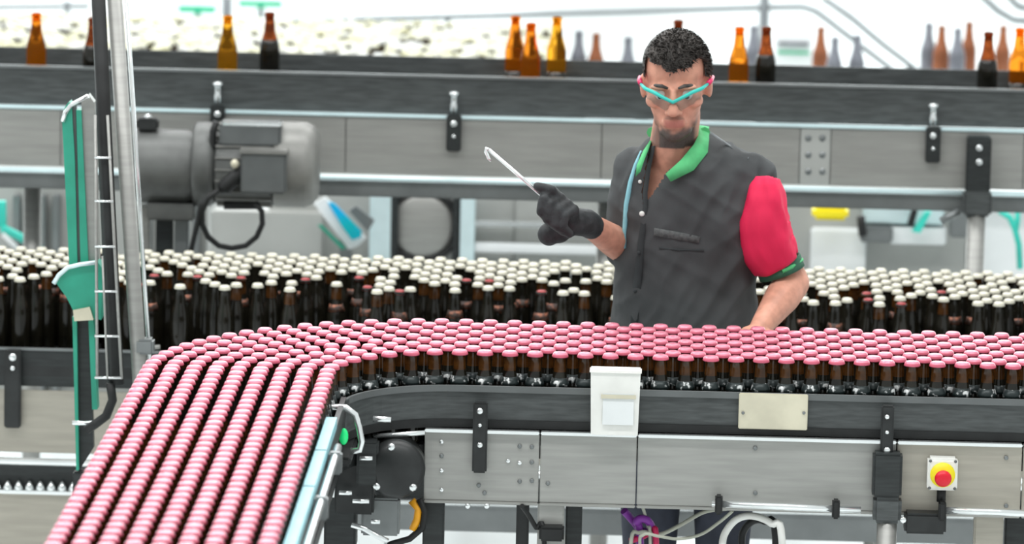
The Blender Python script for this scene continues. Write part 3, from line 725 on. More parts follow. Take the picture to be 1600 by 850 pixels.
strip([(490, 318), (508, 308), (572, 372), (560, 384), (545, 390)], ky - .14, .02, 'machine_white', 'backing', bs)
strip([(512, 316), (522, 318), (565, 362), (563, 371), (550, 375), (535, 355)], ky - .16, .015, 'blue', 'blue_strip', bs)
strip([(496, 352), (503, 352), (540, 388), (534, 390)], ky - .15, .015, 'green_paint', 'green_edge', bs)
strip([(545, 330), (556, 322), (585, 345), (575, 362)], ky - .12, .02, 'steel_grey', 'hinge_arm', bs)
c_ = at(540, 372, ky - .12); MB().box((c_.x, ky - .09, (c_.z + FZ) / 2), (.04, .03, c_.z - FZ), bev=.004).build('stand', 'steel_grey', bs)
lg = thing('machine_cabinet', 'ribbed pale grey machine casing left of the green guard', 'machine', at(50, 700, ky))
part(-60, 285, 320, 640, ky + .05, .5, 'machine_grey', 'body', lg)
for px in (20, 42, 60, 82, 225, 300): part(px, 306, px + 9, 640, ky, .06, 'steel_grey' if px != 42 else 'chrome', 'rib', lg, .003)
tb = thing('teal_chute', 'teal guide chute with slanting rail at far left edge', 'chute', at(10, 390, ky - .2))
strip([(-20, 315), (8, 315), (9, 355), (-20, 358)], ky - .2, .03, 'teal', 'plate', tb)
MB().tube([at(2, 356, ky - .2), at(35, 372, ky - .2), at(72, 398, ky - .2)], .014, 10).build('rail', 'teal', tb)
MB().tube([at(4, 366, ky - .22), at(40, 400, ky - .22)], .008, 8).build('rail', 'machine_white', tb)
rm = thing('machine_cabinet', 'white machine casing with steel valves right of the man under upper conveyor', 'machine', at(1420, 700, ky))
part(1225, 290, 1500, 640, ky + .1, .5, 'machine_grey', 'body', rm); part(1268, 360, 1345, 640, ky + .02, .1, 'machine_white', 'door', rm)
part(1350, 322, 1475, 352, ky + .0, .1, 'cyan_steel', 'window_panel', rm); part(1345, 355, 1395, 380, ky - .04, .1, 'steel_grey', 'valve_block', rm)
part(1390, 355, 1478, 384, ky + .0, .1, 'machine_white', 'lower_panel', rm)
strip([(1418, 350), (1426, 326), (1434, 330), (1428, 352)], ky - .06, .03, 'rubber', 'lever', rm)
strip([(1425, 362), (1446, 332), (1455, 332), (1438, 364)], ky - .06, .03, 'teal', 'lever', rm)
part(1485, 318, 1512, 372, ky - .03, .05, 'steel_grey', 'bracket', rm)
MB().tube([at(1345, 338, ky - .05), at(1348, 368, ky - .05)], .014, 10).build('valve', 'rubber', rm)
yb_ = MB().box(at(1297, 331, ky - .1), (56 * kk, .10, 20 * kk), bev=.012).build('yellow_guard', 'yellow'); tag(yb_, 'small yellow guard block right of the man under upper conveyor', 'guard')
tr = thing('teal_hose', 'teal forked hose right of the dark post under upper conveyor', 'hose', at(1585, 390, ky - .15))
MB().tube([at(1562, 330, ky - .15), at(1578, 340, ky - .15), at(1586, 358, ky - .15), at(1592, 382, ky - .15), at(1594, 420, ky - .15)], .010, 8).build('hose', 'teal', tr)
MB().tube([at(1590, 326, ky - .15), at(1590, 345, ky - .15), at(1588, 360, ky - .15)], .009, 8).build('branch', 'teal', tr)
rm2 = thing('machine_cabinet', 'plain pale cabinet at right edge behind the dark post', 'machine', at(1580, 700, ky))
part(1515, 300, 1700, 640, ky + .15, .5, 'machine_white', 'body', rm2); part(1515, 318, 1700, 326, ky + .12, .03, 'steel_grey', 'top_edge', rm2)

# ------------------------------------------------------------------ far part of the hall
far = []
for r in range(20):
    x = -2.75 + (r % 2) * BP / 2
    while x < -0.02:
        if random.random() > .10: far.append((x + random.uniform(-.006, .006), 5.85 + r * LP + random.uniform(-.005, .005), CZ))
        x += BP
stuff_bottles('beer_bottle_crowd', far, ('cap_pale', 1.12, 'cap_pale'), 'out-of-focus crowd of pale-capped bottles on the far conveyor', 'pale-capped bottles on the far conveyor', 8, True)
fcv = thing('conveyor', 'far pale conveyor full of blurred bottles at top left', 'conveyor', (-1.4, 6.4, FZ))
MB().box((-1.4, 6.37, CZ - .02), (3.0, 1.16, .04)).build('conveyor_bed', 'machine_white', fcv)
MB().box((-1.4, 5.78, CZ + .0), (3.0, .012, .14)).build('guide_rail', 'steel', fcv)
for xx in (-2.6, -.3):
    for yy in (5.9, 6.85): MB().box((xx, yy, (CZ - .04 + FZ) / 2), (.05, .05, CZ - .04 - FZ)).build('leg', 'steel', fcv)
# sparse far bottles on the right
rv = thing('conveyor', 'far white conveyor with scattered blurred bottles at top right', 'conveyor', (1.5, 7.0, FZ))
FZB = 0.95
MB().box((1.5, 6.65, FZB - .02), (2.6, 1.2, .04)).build('conveyor_bed', 'machine_white', rv)
for xx in (.3, 2.5):
    for yy in (6.15, 7.1): MB().box((xx, yy, (FZB - .04 + FZ) / 2), (.05, .05, FZB - .04 - FZ)).build('leg', 'steel', rv)
MB().box((1.5, 6.06, FZB + .02), (2.6, .012, .08)).build('guide_rail', 'machine_white', rv)
fm = {k: MB().lathe(bp, 14).mesh('far_bottle', [k]) for k in ('far_brown', 'far_grey')}
for px, py, k, lb in ((905, 48, 'far_grey', 'grey blurred bottle first right of the amber group'), (932, 52, 'far_brown', 'brown blurred bottle left of the man\'s head'),
                      (982, 58, 'far_grey', 'grey blurred bottle touching the man\'s hair on the left'), (1178, 40, 'far_grey', 'grey blurred bottle between the two right of the man\'s head'),
                      (1283, 42, 'far_brown', 'brown blurred bottle left of the sloping handrail'), (1305, 58, 'far_grey', 'dark blurred bottle under the sloping handrail'),
                      (1340, 55, 'far_grey', 'grey blurred bottle between the two sloping handrails'),
                      (1452, 36, 'far_grey', 'grey blurred bottle leading the right-hand cluster'), (1472, 40, 'far_brown', 'reddish blurred bottle second in right-hand cluster'),
                      (1497, 44, 'far_grey', 'dark blurred bottle third in right-hand cluster'), (1515, 34, 'far_brown', 'pale brown blurred bottle fourth in right-hand cluster'),
                      (1568, 40, 'far_brown', 'brown blurred bottle behind the two at right edge')):
    v = atz(px, py, FZB + HB); b = link('glass_bottle', fm[k], None, (v.x, min(max(v.y, 6.12), 7.15), FZB)); tag(b, lb, 'bottle', 'blurred bottles on the far right conveyor')
cr_ = thing('crate', 'white crate with grey and green bands right of the man\'s head', 'crate', at(1238, 100, 6.9))
part(1212, 52, 1268, 108, 7.3, .3, 'machine_white', 'body', cr_); part(1214, 66, 1266, 72, 7.28, .02, 'far_grey', 'grey_band', cr_); part(1214, 80, 1266, 85, 7.28, .02, 'sign_green', 'green_band', cr_)
MB().box(((at(1240, 80, 7.45)).x, 7.45, (at(1240, 108, 7.3).z + FZ) / 2), (.2, .25, at(1240, 108, 7.3).z - FZ)).build('stand', 'machine_white', cr_)
hr = thing('handrail', 'long grey handrail sloping down at right of the far walkway', 'railing', at(1195, 200, 9.0))
hy = 9.0
MB().tube([at(x, y, hy) for x, y in ((440, 34), (800, 24), (1190, 12), (1255, 11), (1275, 18), (1385, 102), (1420, 130))], .012, 8).build('rail', 'handrail', hr)
MB().tube([at(x, y, hy) for x, y in ((1285, -4), (1330, 28), (1380, 70), (1425, 104), (1450, 125))], .012, 8).build('rail', 'handrail', hr)
for px, ty in ((1195, -20), (355, -20)):
    v = at(px, ty, hy); MB().tube([v, (v.x, v.y, FZ)], .022, 10).build('post', 'handrail', hr)
for px, ty in ((700, 27), (1420, 104)):
    v = at(px, ty, hy); MB().tube([v, (v.x, v.y, FZ)], .010, 8).build('post', 'handrail', hr)
hr2 = thing('handrail', 'curved pale handrail in the top right corner', 'railing', at(1590, 100, 9.4))
MB().tube([at(x, y, 9.4) for x, y in ((1530, -10), (1560, 18), (1585, 32), (1640, 34))], .014, 8).build('rail', 'handrail', hr2)
MB().tube([at(x, y, 9.4) for x, y in ((1570, -12), (1590, 10), (1640, 22))], .014, 8).build('rail', 'handrail', hr2)
v = at(1625, 34, 9.4); MB().tube([v, (v.x, v.y, FZ)], .018, 8).build('post', 'handrail', hr2)
hl = thing('handrail', 'straight grey handrail at top left behind the far bottles', 'railing', at(70, 100, 9.0))
MB().tube([at(-40, 12, hy), at(140, 10, hy)], .010, 8).build('rail', 'handrail', hl); MB().tube([at(-40, 37, hy), at(300, 36, hy)], .012, 8).build('rail', 'handrail', hl)
v = at(105, 0, hy); MB().tube([v, (v.x, v.y, FZ)], .012, 8).build('post', 'handrail', hl)
for px0, px1, ya, yb, lb in ((278, 338, 8, 21, 'green sign board far behind, left of the thin post'), (372, 442, 0, 12, 'green sign board far behind, right of the thin post')):
    a = at(px0, ya, 11.0); b = at(px1, yb, 11.0)
    sg = thing('sign_board', lb, 'sign', (a.x, 11.0, FZ), 'green boards far behind')
    MB().box(((a.x + b.x) / 2, 11, (a.z + b.z) / 2), (b.x - a.x, .03, a.z - b.z), bev=.004).build('board', 'sign_green', sg)
    MB().tube([((a.x + b.x) / 2, 11.03, a.z), ((a.x + b.x) / 2, 11.03, FZ)], .015, 8).build('stand', 'handrail', sg)

# ------------------------------------------------------------------ the man
MYP = 0.86; ps = mpp(MYP)
def P(px, py, Y=MYP): return at(px, py, Y)
def capsule(mb, pts, n=14):
    """pts: (Vector, radius) chain"""
    for (a, ra), (b, rb) in zip(pts[:-1], pts[1:]):
        k = max(2, int((b - a).length / (min(ra, rb) * .5)) + 1)
        seg = [a.lerp(b, i / k) for i in range(k + 1)]; rr = [ra + (rb - ra) * i / k for i in range(k + 1)]
        mb.tube(seg, rr, n)
    for p, r in pts: mb.ell(p, (r, r, r), n)
def loft(mb, secs, n=28, e=2.4):
    """secs: (py, xl, xr, half depth, Ycentre) in pixels for the silhouette"""
    vs = []
    for y, xl, xr_, hd, yc in secs:
        a = P(xl, y, yc); b = P(xr_, y, yc); c = (a + b) / 2; hx = (b - a) / 2
        for j in range(n):
            t = 2 * PI * j / n; cx = math.copysign(abs(math.cos(t)) ** (2 / e), math.cos(t)); sy = math.copysign(abs(math.sin(t)) ** (2 / e), math.sin(t))
            vs.append(c + hx * cx + Vector((0, hd * sy, 0)))
    k = len(secs)
    fs = [(i * n + j, i * n + (j + 1) % n, (i + 1) * n + (j + 1) % n, (i + 1) * n + j) for i in range(k - 1) for j in range(n)]
    fs += [tuple(range(n))[::-1], tuple((k - 1) * n + j for j in range(n))]
    mb.add(vs, fs, 0, True)
def remesh(mb, voxel, it=6, fac=.5):
    me = mb.mesh('tmp', 'skin'); o = bpy.data.objects.new('tmp', me); COL.objects.link(o)
    r = o.modifiers.new('r', 'REMESH'); r.mode = 'VOXEL'; r.voxel_size = voxel; r.use_smooth_shade = True
    s = o.modifiers.new('s', 'SMOOTH'); s.iterations = it; s.factor = fac
    bpy.context.view_layer.update()
    dg = bpy.context.evaluated_depsgraph_get(); out = bpy.data.meshes.new_from_object(o.evaluated_get(dg))
    bpy.data.objects.remove(o); bpy.data.meshes.remove(me); out.materials.clear()
    for p in out.polygons: p.use_smooth = True
    return out
# head, built in its own frame: face towards -y
KH = 1.08
hc = P(1056, 131, .80)
HM = Matrix.Translation(hc) @ Matrix.Rotation(math.radians(-4), 4, 'Z') @ Matrix.Rotation(math.radians(-2), 4, 'Y') @ Matrix.Rotation(math.radians(12), 4, 'X') @ Matrix.Scale(KH, 4)
HR = HM.to_3x3()
hb = MB()
def he(c, r, n=20): hb.ell(HM @ Vector(c), (1, 1, 1), n, rot=HR @ Matrix.Diagonal(Vector(r)))
he((0, .018, .040), (.074, .093, .082), 32); he((0, -.020, -.020), (.063, .068, .090), 32); he((0, -.028, -.070), (.049, .058, .045), 24)
he((0, -.068, -.100), (.026, .022, .020)); he((0, -.05, -.095), (.04, .035, .025))
for s in (-1, 1):
    he((s * .030, -.080, .020), (.026, .012, .008)); he((s * .046, -.060, -.020), (.022, .024, .018)); he((s * .078, .012, -.008), (.008, .018, .031))
    he((s * .073, .002, -.010), (.012, .010, .020)); he((s * .013, -.098, -.037), (.009, .011, .008)); he((s * .036, -.03, -.072), (.016, .03, .025))
for t in np.linspace(0, 1, 7): he((0, -.088 - .022 * t, .010 - .044 * t), (.008 + .005 * t, .010 + .003 * t, .010))
he((0, -.084, -.0635), (.024, .011, .0040)); he((0, -.082, -.0735), (.019, .012, .0045)); he((0, -.08, -.068), (.03, .014, .018))
# neck, chest core, arms
nk = hc + HR @ Vector((0, .03, -.09))
capsule(hb, [(nk, .060), (P(1050, 240, .86), .062), (P(1060, 290, .88), .07)])
loft(hb, [(240, 1010, 1150, .05, .88), (262, 995, 1178, .075, .88), (320, 985, 1180, .10, .88), (440, 978, 1168, .10, .88), (560, 975, 1172, .10, .88), (620, 975, 1172, .10, .88)])
# his left arm (screen right)
Ls, Le, Lw, Lh = P(1180, 305, .86), P(1238, 442, .83), P(1188, 512, .66), P(1172, 532, .58)
capsule(hb, [(Ls, .045), (P(1210, 390, .83), .044), (Le, .045), (Le.lerp(Lw, .3), .046), (Le.lerp(Lw, .65), .037), (Lw, .028)])
# his right arm (screen left)
Rs, Re, Rw = P(992, 275, .88), P(982, 392, .90), P(916, 348, .70)
capsule(hb, [(Rs, .05), (Re, .043), (Re.lerp(Rw, .35), .042), (Rw, .029)])
# left hand resting on the rear rail
hv = (Lh - Lw).normalized()
def hand(mb, wrist, fdir, up, k=1.0, curl=(0.5, .6, .5), thumb_side=1, r=.0095):
    """palm and five unequal curled fingers; fdir = finger direction, up = back-of-hand normal"""
    fdir = fdir.normalized(); side = fdir.cross(up).normalized(); up = side.cross(fdir).normalized()
    pal = wrist + fdir * .048 * k
    rot = Matrix((side, fdir, up)).transposed()
    mb.ell(pal, (.042 * k, .052 * k, .017 * k), 18, rot=rot); capsule(mb, [(wrist - fdir * .02, .024 * k), (wrist + fdir * .02, .024 * k)])
    for i, (off, ln) in enumerate(((-.030, .062), (-.010, .078), (.011, .084), (.031, .074))):
        p = wrist + fdir * (.090 if i else .082) * k - side * off * k * thumb_side * -1; d = fdir.copy(); ch = [(p - fdir * .02 * k, r * k * 1.1)]
        ax = side
        for s_, seg in enumerate((.45, .31, .24)):
            d = Matrix.Rotation(-curl[s_] * (1 + .06 * i), 3, ax) @ d; p = p + d * ln * seg * k * 1.05; ch.append((p.copy(), r * k * (1.05 - .1 * s_)))
        capsule(mb, ch, 10)
    t0 = wrist + fdir * .025 * k + side * .032 * k * thumb_side; d = (fdir * .7 + side * .75 * thumb_side - up * .25).normalized()
    t1 = t0 + d * .036 * k; d2 = (fdir * 1.0 + side * .15 * thumb_side - up * .5).normalized(); t2 = t1 + d2 * .028 * k; t3 = t2 + (d2 - side * .35 * thumb_side).normalized() * .022 * k
    capsule(mb, [(t0, .014 * k), (t1, .0115 * k), (t2, .0105 * k), (t3, .009 * k)], 10)
hand(hb, Lw, Vector((-.35, -.9, -.25)), Vector((0, -.35, 1)), 1.0, (.35, .5, .35), -1)
body = remesh(hb, .0042, 3, .45)
body.materials.append(M['skin'])
HI = HM.inverted()
ba = body.attributes.new('beard', 'FLOAT', 'POINT'); la = body.attributes.new('lips', 'FLOAT', 'POINT')
def sstep(a, b, x): t = min(1, max(0, (x - a) / (b - a))); return t * t * (3 - 2 * t)
for v in body.vertices:
    q = HI @ v.co
    if not (q.y < .03 and -.15 < q.z < .0 and abs(q.x) < .09): continue
    n = .012 * noise.noise(q * 60)
    chin = sstep(-.074, -.094, q.z + n) * sstep(.052, .038, abs(q.x))
    side = sstep(.030, .044, abs(q.x)) * sstep(-.050, -.085, q.z + n) * .75
    mous = sstep(.036, .024, abs(q.x)) * sstep(-.046, -.051, q.z) * sstep(-.062, -.057, q.z) * sstep(-.078, -.086, q.y) * .55
    lip = .8 * sstep(.027, .020, abs(q.x)) * sstep(-.080, -.076, q.z) * sstep(-.057, -.061, q.z) * sstep(-.078, -.084, q.y)
    front_ = sstep(.02, -.01, q.y)
    ba.data[v.index].value = max(chin, side, mous) * front_ * (1 - lip); la.data[v.index].value = lip
man = link('person', body)
tag(man, 'man in charcoal polo with red sleeve and teal safety glasses holding a hooked rod', 'person')
def mpart(name, mb, mats): return link(name, mb.mesh(name, mats), man, (0, 0, 0))
# hair: scalp cap plus short tufts
hm = MB(); hv_, hf = [], []
def hairline(x, y): 
    # lowest z of the hair around the head (local frame)
    if y < -.02: return .066 - 0.010 * math.cos(x * 45) + .004 * math.sin(x * 150)
    if y < .02: return .022 - .3 * (y + .0)
    return -.03 - .4 * (y - .02)
nA, nB = 56, 30
for i in range(nB + 1):
    ph = PI * .78 * i / nB
    for j in range(nA):
        a = 2 * PI * j / nA
        d = Vector((.0775 * math.sin(ph) * math.cos(a), .0965 * math.sin(ph) * math.sin(a), .0855 * math.cos(ph)))
        d *= 1.015 + .012 * noise.noise(d * 60) + .02 * noise.noise(d * 22)
        hv_.append(Vector((0, .018, .040)) + d)
for i in range(nB):
    for j in range(nA):
        q = [i * nA + j, (i + 1) * nA + j, (i + 1) * nA + (j + 1) % nA, i * nA + (j + 1) % nA]
        c = sum((hv_[k] for k in q), Vector()) / 4
        if c.z > hairline(c.x, c.y): hf.append(q)
hm.add([HM @ v for v in hv_], hf, 0, True)
rnd = random.Random(3)
for _ in range(3800):
    a = rnd.uniform(0, 2 * PI); cz = rnd.uniform(-.5, 1); sn = math.sqrt(1 - cz * cz)
    d = Vector((.076 * sn * math.cos(a), .095 * sn * math.sin(a), .084 * cz)); c = Vector((0, .018, .040)) + d
    if c.z < hairline(c.x, c.y) - .003: continue
    nrm = d.normalized(); t = nrm.cross(Vector((rnd.uniform(-1, 1), rnd.uniform(-1, 1), rnd.uniform(-1, 1)))).normalized()
    tip = c + nrm * .0075 + (t * .25 + Vector((.25, -.7, .05))).normalized() * .017; s2 = nrm.cross(t) * .0022
    hm.add([HM @ (c - t * .0022), HM @ (c + t * .0022), HM @ (c + s2), HM @ tip], [(0, 1, 3), (1, 2, 3), (2, 0, 3)])
mpart('hair', hm, 'hair')
# brows, eyes
eb = MB()
for s in (-1, 1): eb.tube([HM @ Vector((s * x, y, z)) for x, y, z in ((.012, -.0935, .021), (.026, -.0935, .027), (.042, -.084, .025), (.052, -.072, .018))], [.003, .0048, .0045, .002], 8)
mpart('eyebrows', eb, 'hair')
for s in (-1, 1):
    e = MB(); e.ell(HM @ Vector((s * .031, -.0735, .001)), (.0145,) * 3, 16); e.ell(HM @ Vector((s * .031, -.0850, -.002)), (.0065, .0045, .0065), 12, 1)
    mpart('eye', e, ['eye_white', 'iris'])
# safety glasses
gl = MB()
fr = [(-.078, -.052, .017), (-.066, -.080, .016), (-.045, -.098, .013), (-.020, -.110, .003), (0, -.114, -.006), (.020, -.110, .003), (.045, -.098, .013), (.066, -.080, .016), (.078, -.052, .017)]
frp = [HM @ Vector(p) for p in fr]
gl.tube(frp, [.0040, .005, .0052, .0048, .0052, .0048, .0052, .005, .0040], 8)
glo = mpart('safety_glasses', gl, 'frame_teal')
for s in (-1, 1):
    sub('temple_arm', MB().tube([HM @ Vector((s * x, y, z)) for x, y, z in ((.078, -.052, .017), (.084, -.02, .015), (.086, .02, .010))], [.006, .0065, .005], 8), 'temple_red', glo)
    lm_ = MB(); vs = []
    tp = [f for f in fr if f[0] * s >= -.001]; tp.sort(key=lambda f: abs(f[0]))
    for x, y, z in tp[:4]: vs += [HM @ Vector((x, y, z)), HM @ Vector((x * .95, y + .010, z - (.018 if abs(x) < .01 else .034)))]
    for x, y, z in tp[:4]: vs += [HM @ Vector((x, y + .0015, z)), HM @ Vector((x * .95, y + .0115, z - (.018 if abs(x) < .01 else .034)))]
    lm_.add(vs, [(2 * i, 2 * i + 1, 2 * i + 3, 2 * i + 2) for i in range(3)] + [(8 + 2 * i, 8 + 2 * i + 2, 8 + 2 * i + 3, 8 + 2 * i + 1) for i in range(3)] + [(1, 9, 11, 3), (3, 11, 13, 5), (5, 13, 15, 7), (6, 7, 15, 14), (0, 8, 9, 1)], 0, True)
    sub('lens', lm_, 'lens', glo)
# shirt
sh = MB()
loft(sh, [(212, 1028, 1112, .06, .90), (226, 1008, 1140, .085, .89), (240, 992, 1168, .10, .88), (258, 980, 1192, .115, .88), (285, 972, 1198, .128, .88), (330, 968, 1190, .138, .88), (390, 965, 1186, .138, .88), (450, 962, 1182, .135, .88), (505, 958, 1188, .138, .88), (575, 955, 1195, .14, .88), (640, 957, 1192, .13, .88)])
capsule(sh, [(P(996, 268, .89), .060), (P(984, 320, .89), .058), (P(980, 385, .90), .056)])
capsule(sh, [(P(1174, 278, .87), .060), (P(1178, 300, .87), .054)])
shm = remesh(sh, .0065, 5, .5)
for n_ in ('shirt',): shm.materials.append(M[n_])
# folds
nrms = [v.normal.copy() for v in shm.vertices]
for v, vn in zip(shm.vertices, nrms):
    c = v.co.copy(); v.co = c + vn * (.008 * noise.noise(Vector((c.x * 9, c.y * 9, c.z * 4)))
        + .017 * (.35 - abs(noise.noise(Vector((c.x * 16 - c.z * 11, c.y * 5, c.z * 5 + c.x * 4)))))
        + .010 * (.3 - abs(noise.noise(Vector((c.x * 12 + c.z * 20, c.y * 6, c.z * 4 + 3))))))
bvh = BVHTree.FromPolygons([v.co for v in shm.vertices], [p.vertices for p in shm.polygons])
def front(px, py, off=.006, default=.76):
    d = ray(px, py).normalized(); h = bvh.ray_cast(CAM, d)
    return (h[0] - d * off) if h[0] is not None else at(px, py, default)
def inside(x, y, poly):
    r = False; n = len(poly)
    for i in range(n):
        (xa, ya), (xb, yb) = poly[i], poly[i - 1]
        if (ya > y) != (yb > y) and x < (xb - xa) * (y - ya) / (yb - ya) + xa: r = not r
    return r
VP = [(1022, 190), (1098, 190), (1086, 225), (1062, 252), (1040, 272), (1022, 300), (1006, 320), (1003, 300), (1008, 265), (1018, 225)]
bm = bmesh.new(); bm.from_mesh(shm)
kill = [f for f in bm.faces if f.calc_center_median().y < .92 and inside(*proj(f.calc_center_median()), VP)]
bmesh.ops.delete(bm, geom=kill, context='FACES'); bm.to_mesh(shm); bm.free()
shirt = link('shirt', shm, man, (0, 0, 0))
def ribbon(edge_a, edge_b, th=.004, off=.008):
    mb = MB(); n = len(edge_a); A = [front(*p, off) for p in edge_a]; B = [front(*p, off) for p in edge_b]; dv = Vector((0, th, 0))
    vs = A + B + [a + dv for a in A] + [b + dv for b in B]; fs = []
    for i in range(n - 1): fs += [(i, i + 1, n + i + 1, n + i), (2 * n + i, 3 * n + i, 3 * n + i + 1, 2 * n + i + 1), (i, 2 * n + i, 2 * n + i + 1, i + 1), (n + i, n + i + 1, 3 * n + i + 1, 3 * n + i)]
    fs += [(0, n, 3 * n, 2 * n), (n - 1, 3 * n - 1, 4 * n - 1, 2 * n - 1)]
    return mb.add(vs, fs, 0, True)
# collar: explicit points so that it stands off the neck
def ribbon3(A, B, th=.006):
    mb = MB(); n = len(A); dv = Vector((0, th, 0)); vs = list(A) + list(B) + [a + dv for a in A] + [b + dv for b in B]; fs = []
    for i in range(n - 1): fs += [(i, i + 1, n + i + 1, n + i), (2 * n + i, 3 * n + i, 3 * n + i + 1, 2 * n + i + 1), (i, 2 * n + i, 2 * n + i + 1, i + 1), (n + i, n + i + 1, 3 * n + i + 1, 3 * n + i)]
    fs += [(0, n, 3 * n, 2 * n), (n - 1, 3 * n - 1, 4 * n - 1, 2 * n - 1)]
    return mb.add(vs, fs, 0, True)
A = [at(1093, 196, .90), at(1091, 212, .84), at(1084, 226, .79), at(1064, 250, .755), at(1040, 272, .735)]
B = [at(1108, 198, .92), at(1108, 218, .85), at(1106, 238, .79), at(1084, 266, .745), at(1048, 284, .73)]
co = mpart('collar', ribbon3(A, B), 'collar_green')
A = [at(1020, 214, .86), at(1014, 232, .80), at(1006, 252, .765), at(1001, 268, .75)]
B = [at(1014, 220, .87), at(1005, 236, .80), at(995, 258, .765), at(993, 276, .75)]
sub('collar_leaf', ribbon3(A, B), 'collar_green', co)
nb = MB(); ring = [P(1060 + 42 * math.cos(t), 208 + 6 * math.sin(t) * -1, .875 + .065 * math.sin(t)) for t in np.linspace(.15, PI - .15, 14)]
nb.tube(ring, .014, 8); sub('collar_band', nb, 'collar_green', co)
mpart('placket', ribbon([(1018, 228), (1010, 262), (1004, 300), (1005, 322), (996, 380), (990, 440), (985, 505)], [(1024, 228), (1017, 262), (1012, 300), (1012, 322), (1006, 380), (1002, 440), (997, 505)], .002, .004), 'shirt_dark')
for px, py in ((1003, 334), (1000, 284), (998, 395), (992, 455)):
    mpart('button', MB().ell(front(px, py, .005), (.007 if py == 334 else .005, .003, .007 if py == 334 else .005), 10), 'white_plastic' if py in (334, 284) else 'shirt_dark')
mpart('piping', MB().tube([front(x, y, .001, .83) for x, y in ((1002, 236), (993, 258), (985, 285), (979, 320), (976, 360), (976, 388))], [.003, .005, .006, .007, .006, .005], 8), 'piping')  # blue piping, with the sleeve's lit edge painted into its colour
mpart('chest_emblem', ribbon([(1022, 356), (1045, 360), (1068, 364), (1094, 370)], [(1021, 368), (1044, 372), (1066, 376), (1092, 380)], .002, .004), 'thread')
mpart('pocket_seam', ribbon([(1030, 386), (1060, 389), (1100, 390)], [(1030, 389), (1060, 392), (1100, 393)], .002, .003), 'shirt_dark')
mpart('shoulder_seam', ribbon([(1110, 205), (1140, 226), (1170, 246)], [(1109, 208), (1139, 229), (1169, 249)], .002, .003), 'seam')  # pale ribbon painting the light highlight along the shoulder top
# red sleeve on his left arm: open tube with thickness
def sleeve(path, rx_, ry_, n=44, th=.004, wr=.012):
    vs = []; k = len(path)
    for s_ in (0, 1):
        for i, p in enumerate(path):
            t = (path[min(i + 1, k - 1)] - path[max(i - 1, 0)]).normalized(); ux = Vector((0, 1, 0)).cross(t).normalized(); uy_ = t.cross(ux)
            for j in range(n):
                a = 2 * PI * j / n; d = ux * math.cos(a) * (rx_[i] - s_ * th) + uy_ * math.sin(a) * (ry_[i] - s_ * th)
                c = p + d; c += d.normalized() * wr * (.5 * noise.noise(Vector((2 * math.cos(a), 2 * math.sin(a), i * .1))) + 1.1 * (.3 - abs(noise.noise(Vector((3.2 * math.cos(a) + i * .07, 3.2 * math.sin(a) + i * .05, i * .05))))))
                vs.append(c)
    o = k * n
    fs = [(i * n + j, i * n + (j + 1) % n, (i + 1) * n + (j + 1) % n, (i + 1) * n + j) for i in range(k - 1) for j in range(n)]
    fs += [(o + i * n + j, o + (i + 1) * n + j, o + (i + 1) * n + (j + 1) % n, o + i * n + (j + 1) % n) for i in range(k - 1) for j in range(n)]
    fs += [((k - 1) * n + j, (k - 1) * n + (j + 1) % n, o + (k - 1) * n + (j + 1) % n, o + (k - 1) * n + j) for j in range(n)]
    fs += [(j, o + j, o + (j + 1) % n, (j + 1) % n) for j in range(n)]
    return MB().add(vs, fs, 0, True)
def lerp_path(pts, n):
    out = []
    for i in range(n):
        t = i / (n - 1) * (len(pts) - 1); k = min(int(t), len(pts) - 2); out.append(pts[k].lerp(pts[k + 1], t - k))
    return out
sp = [P(1193, 282, .845), P(1192, 318, .825), P(1190, 350, .81), P(1197, 382, .81), P(1213, 410, .82)]
path = lerp_path(sp, 28)
rx_ = list(np.interp(np.linspace(0, 1, 28), [0, .1, .25, .5, .75, 1], [.040, .052, .060, .072, .071, .061]))
ry_ = list(np.interp(np.linspace(0, 1, 28), [0, .1, .25, .5, .75, 1], [.058, .074, .082, .078, .073, .067]))
mpart('sleeve', sleeve(path, rx_, ry_), 'sleeve_red')
cp = lerp_path([P(1215, 408, .825), P(1222, 427, .825)], 4)
cf = mpart('cuff', sleeve(cp, [.0605] * 4, [.068] * 4, wr=.002), 'collar_dark')
sub('cuff_edge', MB().tube([P(1222, 424, .757), P(1236, 417, .768), P(1248, 409, .80), P(1252, 406, .825)], .0065, 8), 'collar_green', cf)
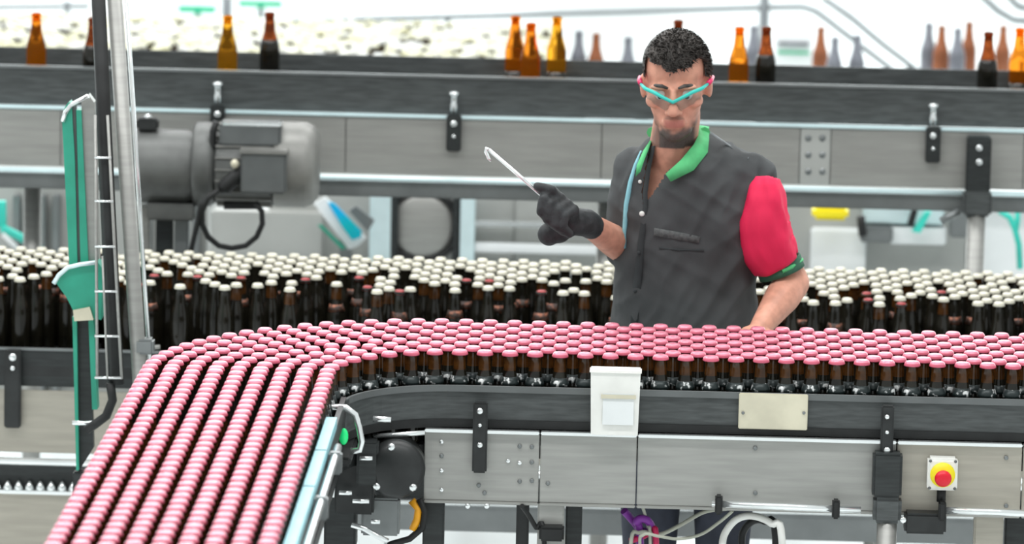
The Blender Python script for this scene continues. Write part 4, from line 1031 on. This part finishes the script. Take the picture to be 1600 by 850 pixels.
# trousers and shoes
tq = MB()
loft(tq, [(600, 957, 1193, .125, .88), (680, 960, 1192, .125, .88), (740, 968, 1186, .12, .88)])
for s, px in ((-1, 1018), (1, 1132)):
    a = P(px, 720, .88); capsule(tq, [(a, .088), (Vector((a.x, .87, .42)), .066), (Vector((a.x, .89, .0)), .055)])
tqm = remesh(tq, .012, 4); tqm.materials.append(M['trousers']); link('trousers', tqm, man, (0, 0, 0))
for px in (1018, 1132):
    a = P(px, 720, .88); mpart('shoe', MB().ell((a.x, .83, FZ + .045), (.048, .13, .044), 18), 'rubber')
# glove on his right hand, closed round the rod
rodA = at(880, 334, .585); rodB = at(764, 234, .585); rd = (rodB - rodA).normalized()
gv = MB()
pc = at(884, 347, .645)            # palm centre
capsule(gv, [(Rw.lerp(Re, .12), .034), (Rw, .036), (at(896, 346, .66), .036)])
across = rd; fdir = Vector((-.55, -.55, -.30)).normalized()
gv.ell(pc, (.040, .032, .042), 18); gv.ell(at(874, 342, .635), (.034, .026, .040), 16)
rm_ = rodA.lerp(rodB, .06)
for i, off in enumerate((.034, .012, -.011, -.032)):
    b0 = rm_ + rd * off; ln = (.95, 1.06, 1.0, .84)[i]
    # wrap: from the knuckle over the front of the rod and back under it
    kn = b0 + Vector((.012, .012, .020)) ; m1 = b0 + Vector((-.012, -.026, .010)) * ln; m2 = b0 + Vector((-.018, -.030, -.024)) * ln; m3 = b0 + Vector((.004, -.018, -.044)) * ln
    capsule(gv, [(pc + rd * off * .8 + Vector((0, 0, .006)), .016), (kn, .0155), (m1, .0145), (m2, .0135), (m3, .012)], 10)
th0 = pc + Vector((-.005, -.01, .018)); 
capsule(gv, [(th0, .018), (rm_ + rd * .048 + Vector((.018, -.012, .020)), .0145), (rm_ + rd * .076 + Vector((.004, -.016, .012)), .012)], 10)
gv.ell(at(858, 366, .635), (.030, .026, .030), 16); gv.ell(at(872, 362, .64), (.034, .028, .030), 16)
gvm = remesh(gv, .0042, 2, .4); gvm.materials.append(M['glove']); link('glove', gvm, man, (0, 0, 0))
# rod with hooked tip
rod = thing('hooked_rod', 'thin silver rod with hooked tip held in black glove', 'tool', rodA)
MB().tube([rodA + rd * .005, rodB], .0048, 12).build('shaft', 'chrome', rod)
MB().tube([rodB, at(760, 232, .585), at(759, 237, .585), at(763, 247, .585), at(767, 252, .585)], [.0048, .0048, .0046, .004, .003], 10).build('hook', 'chrome', rod)
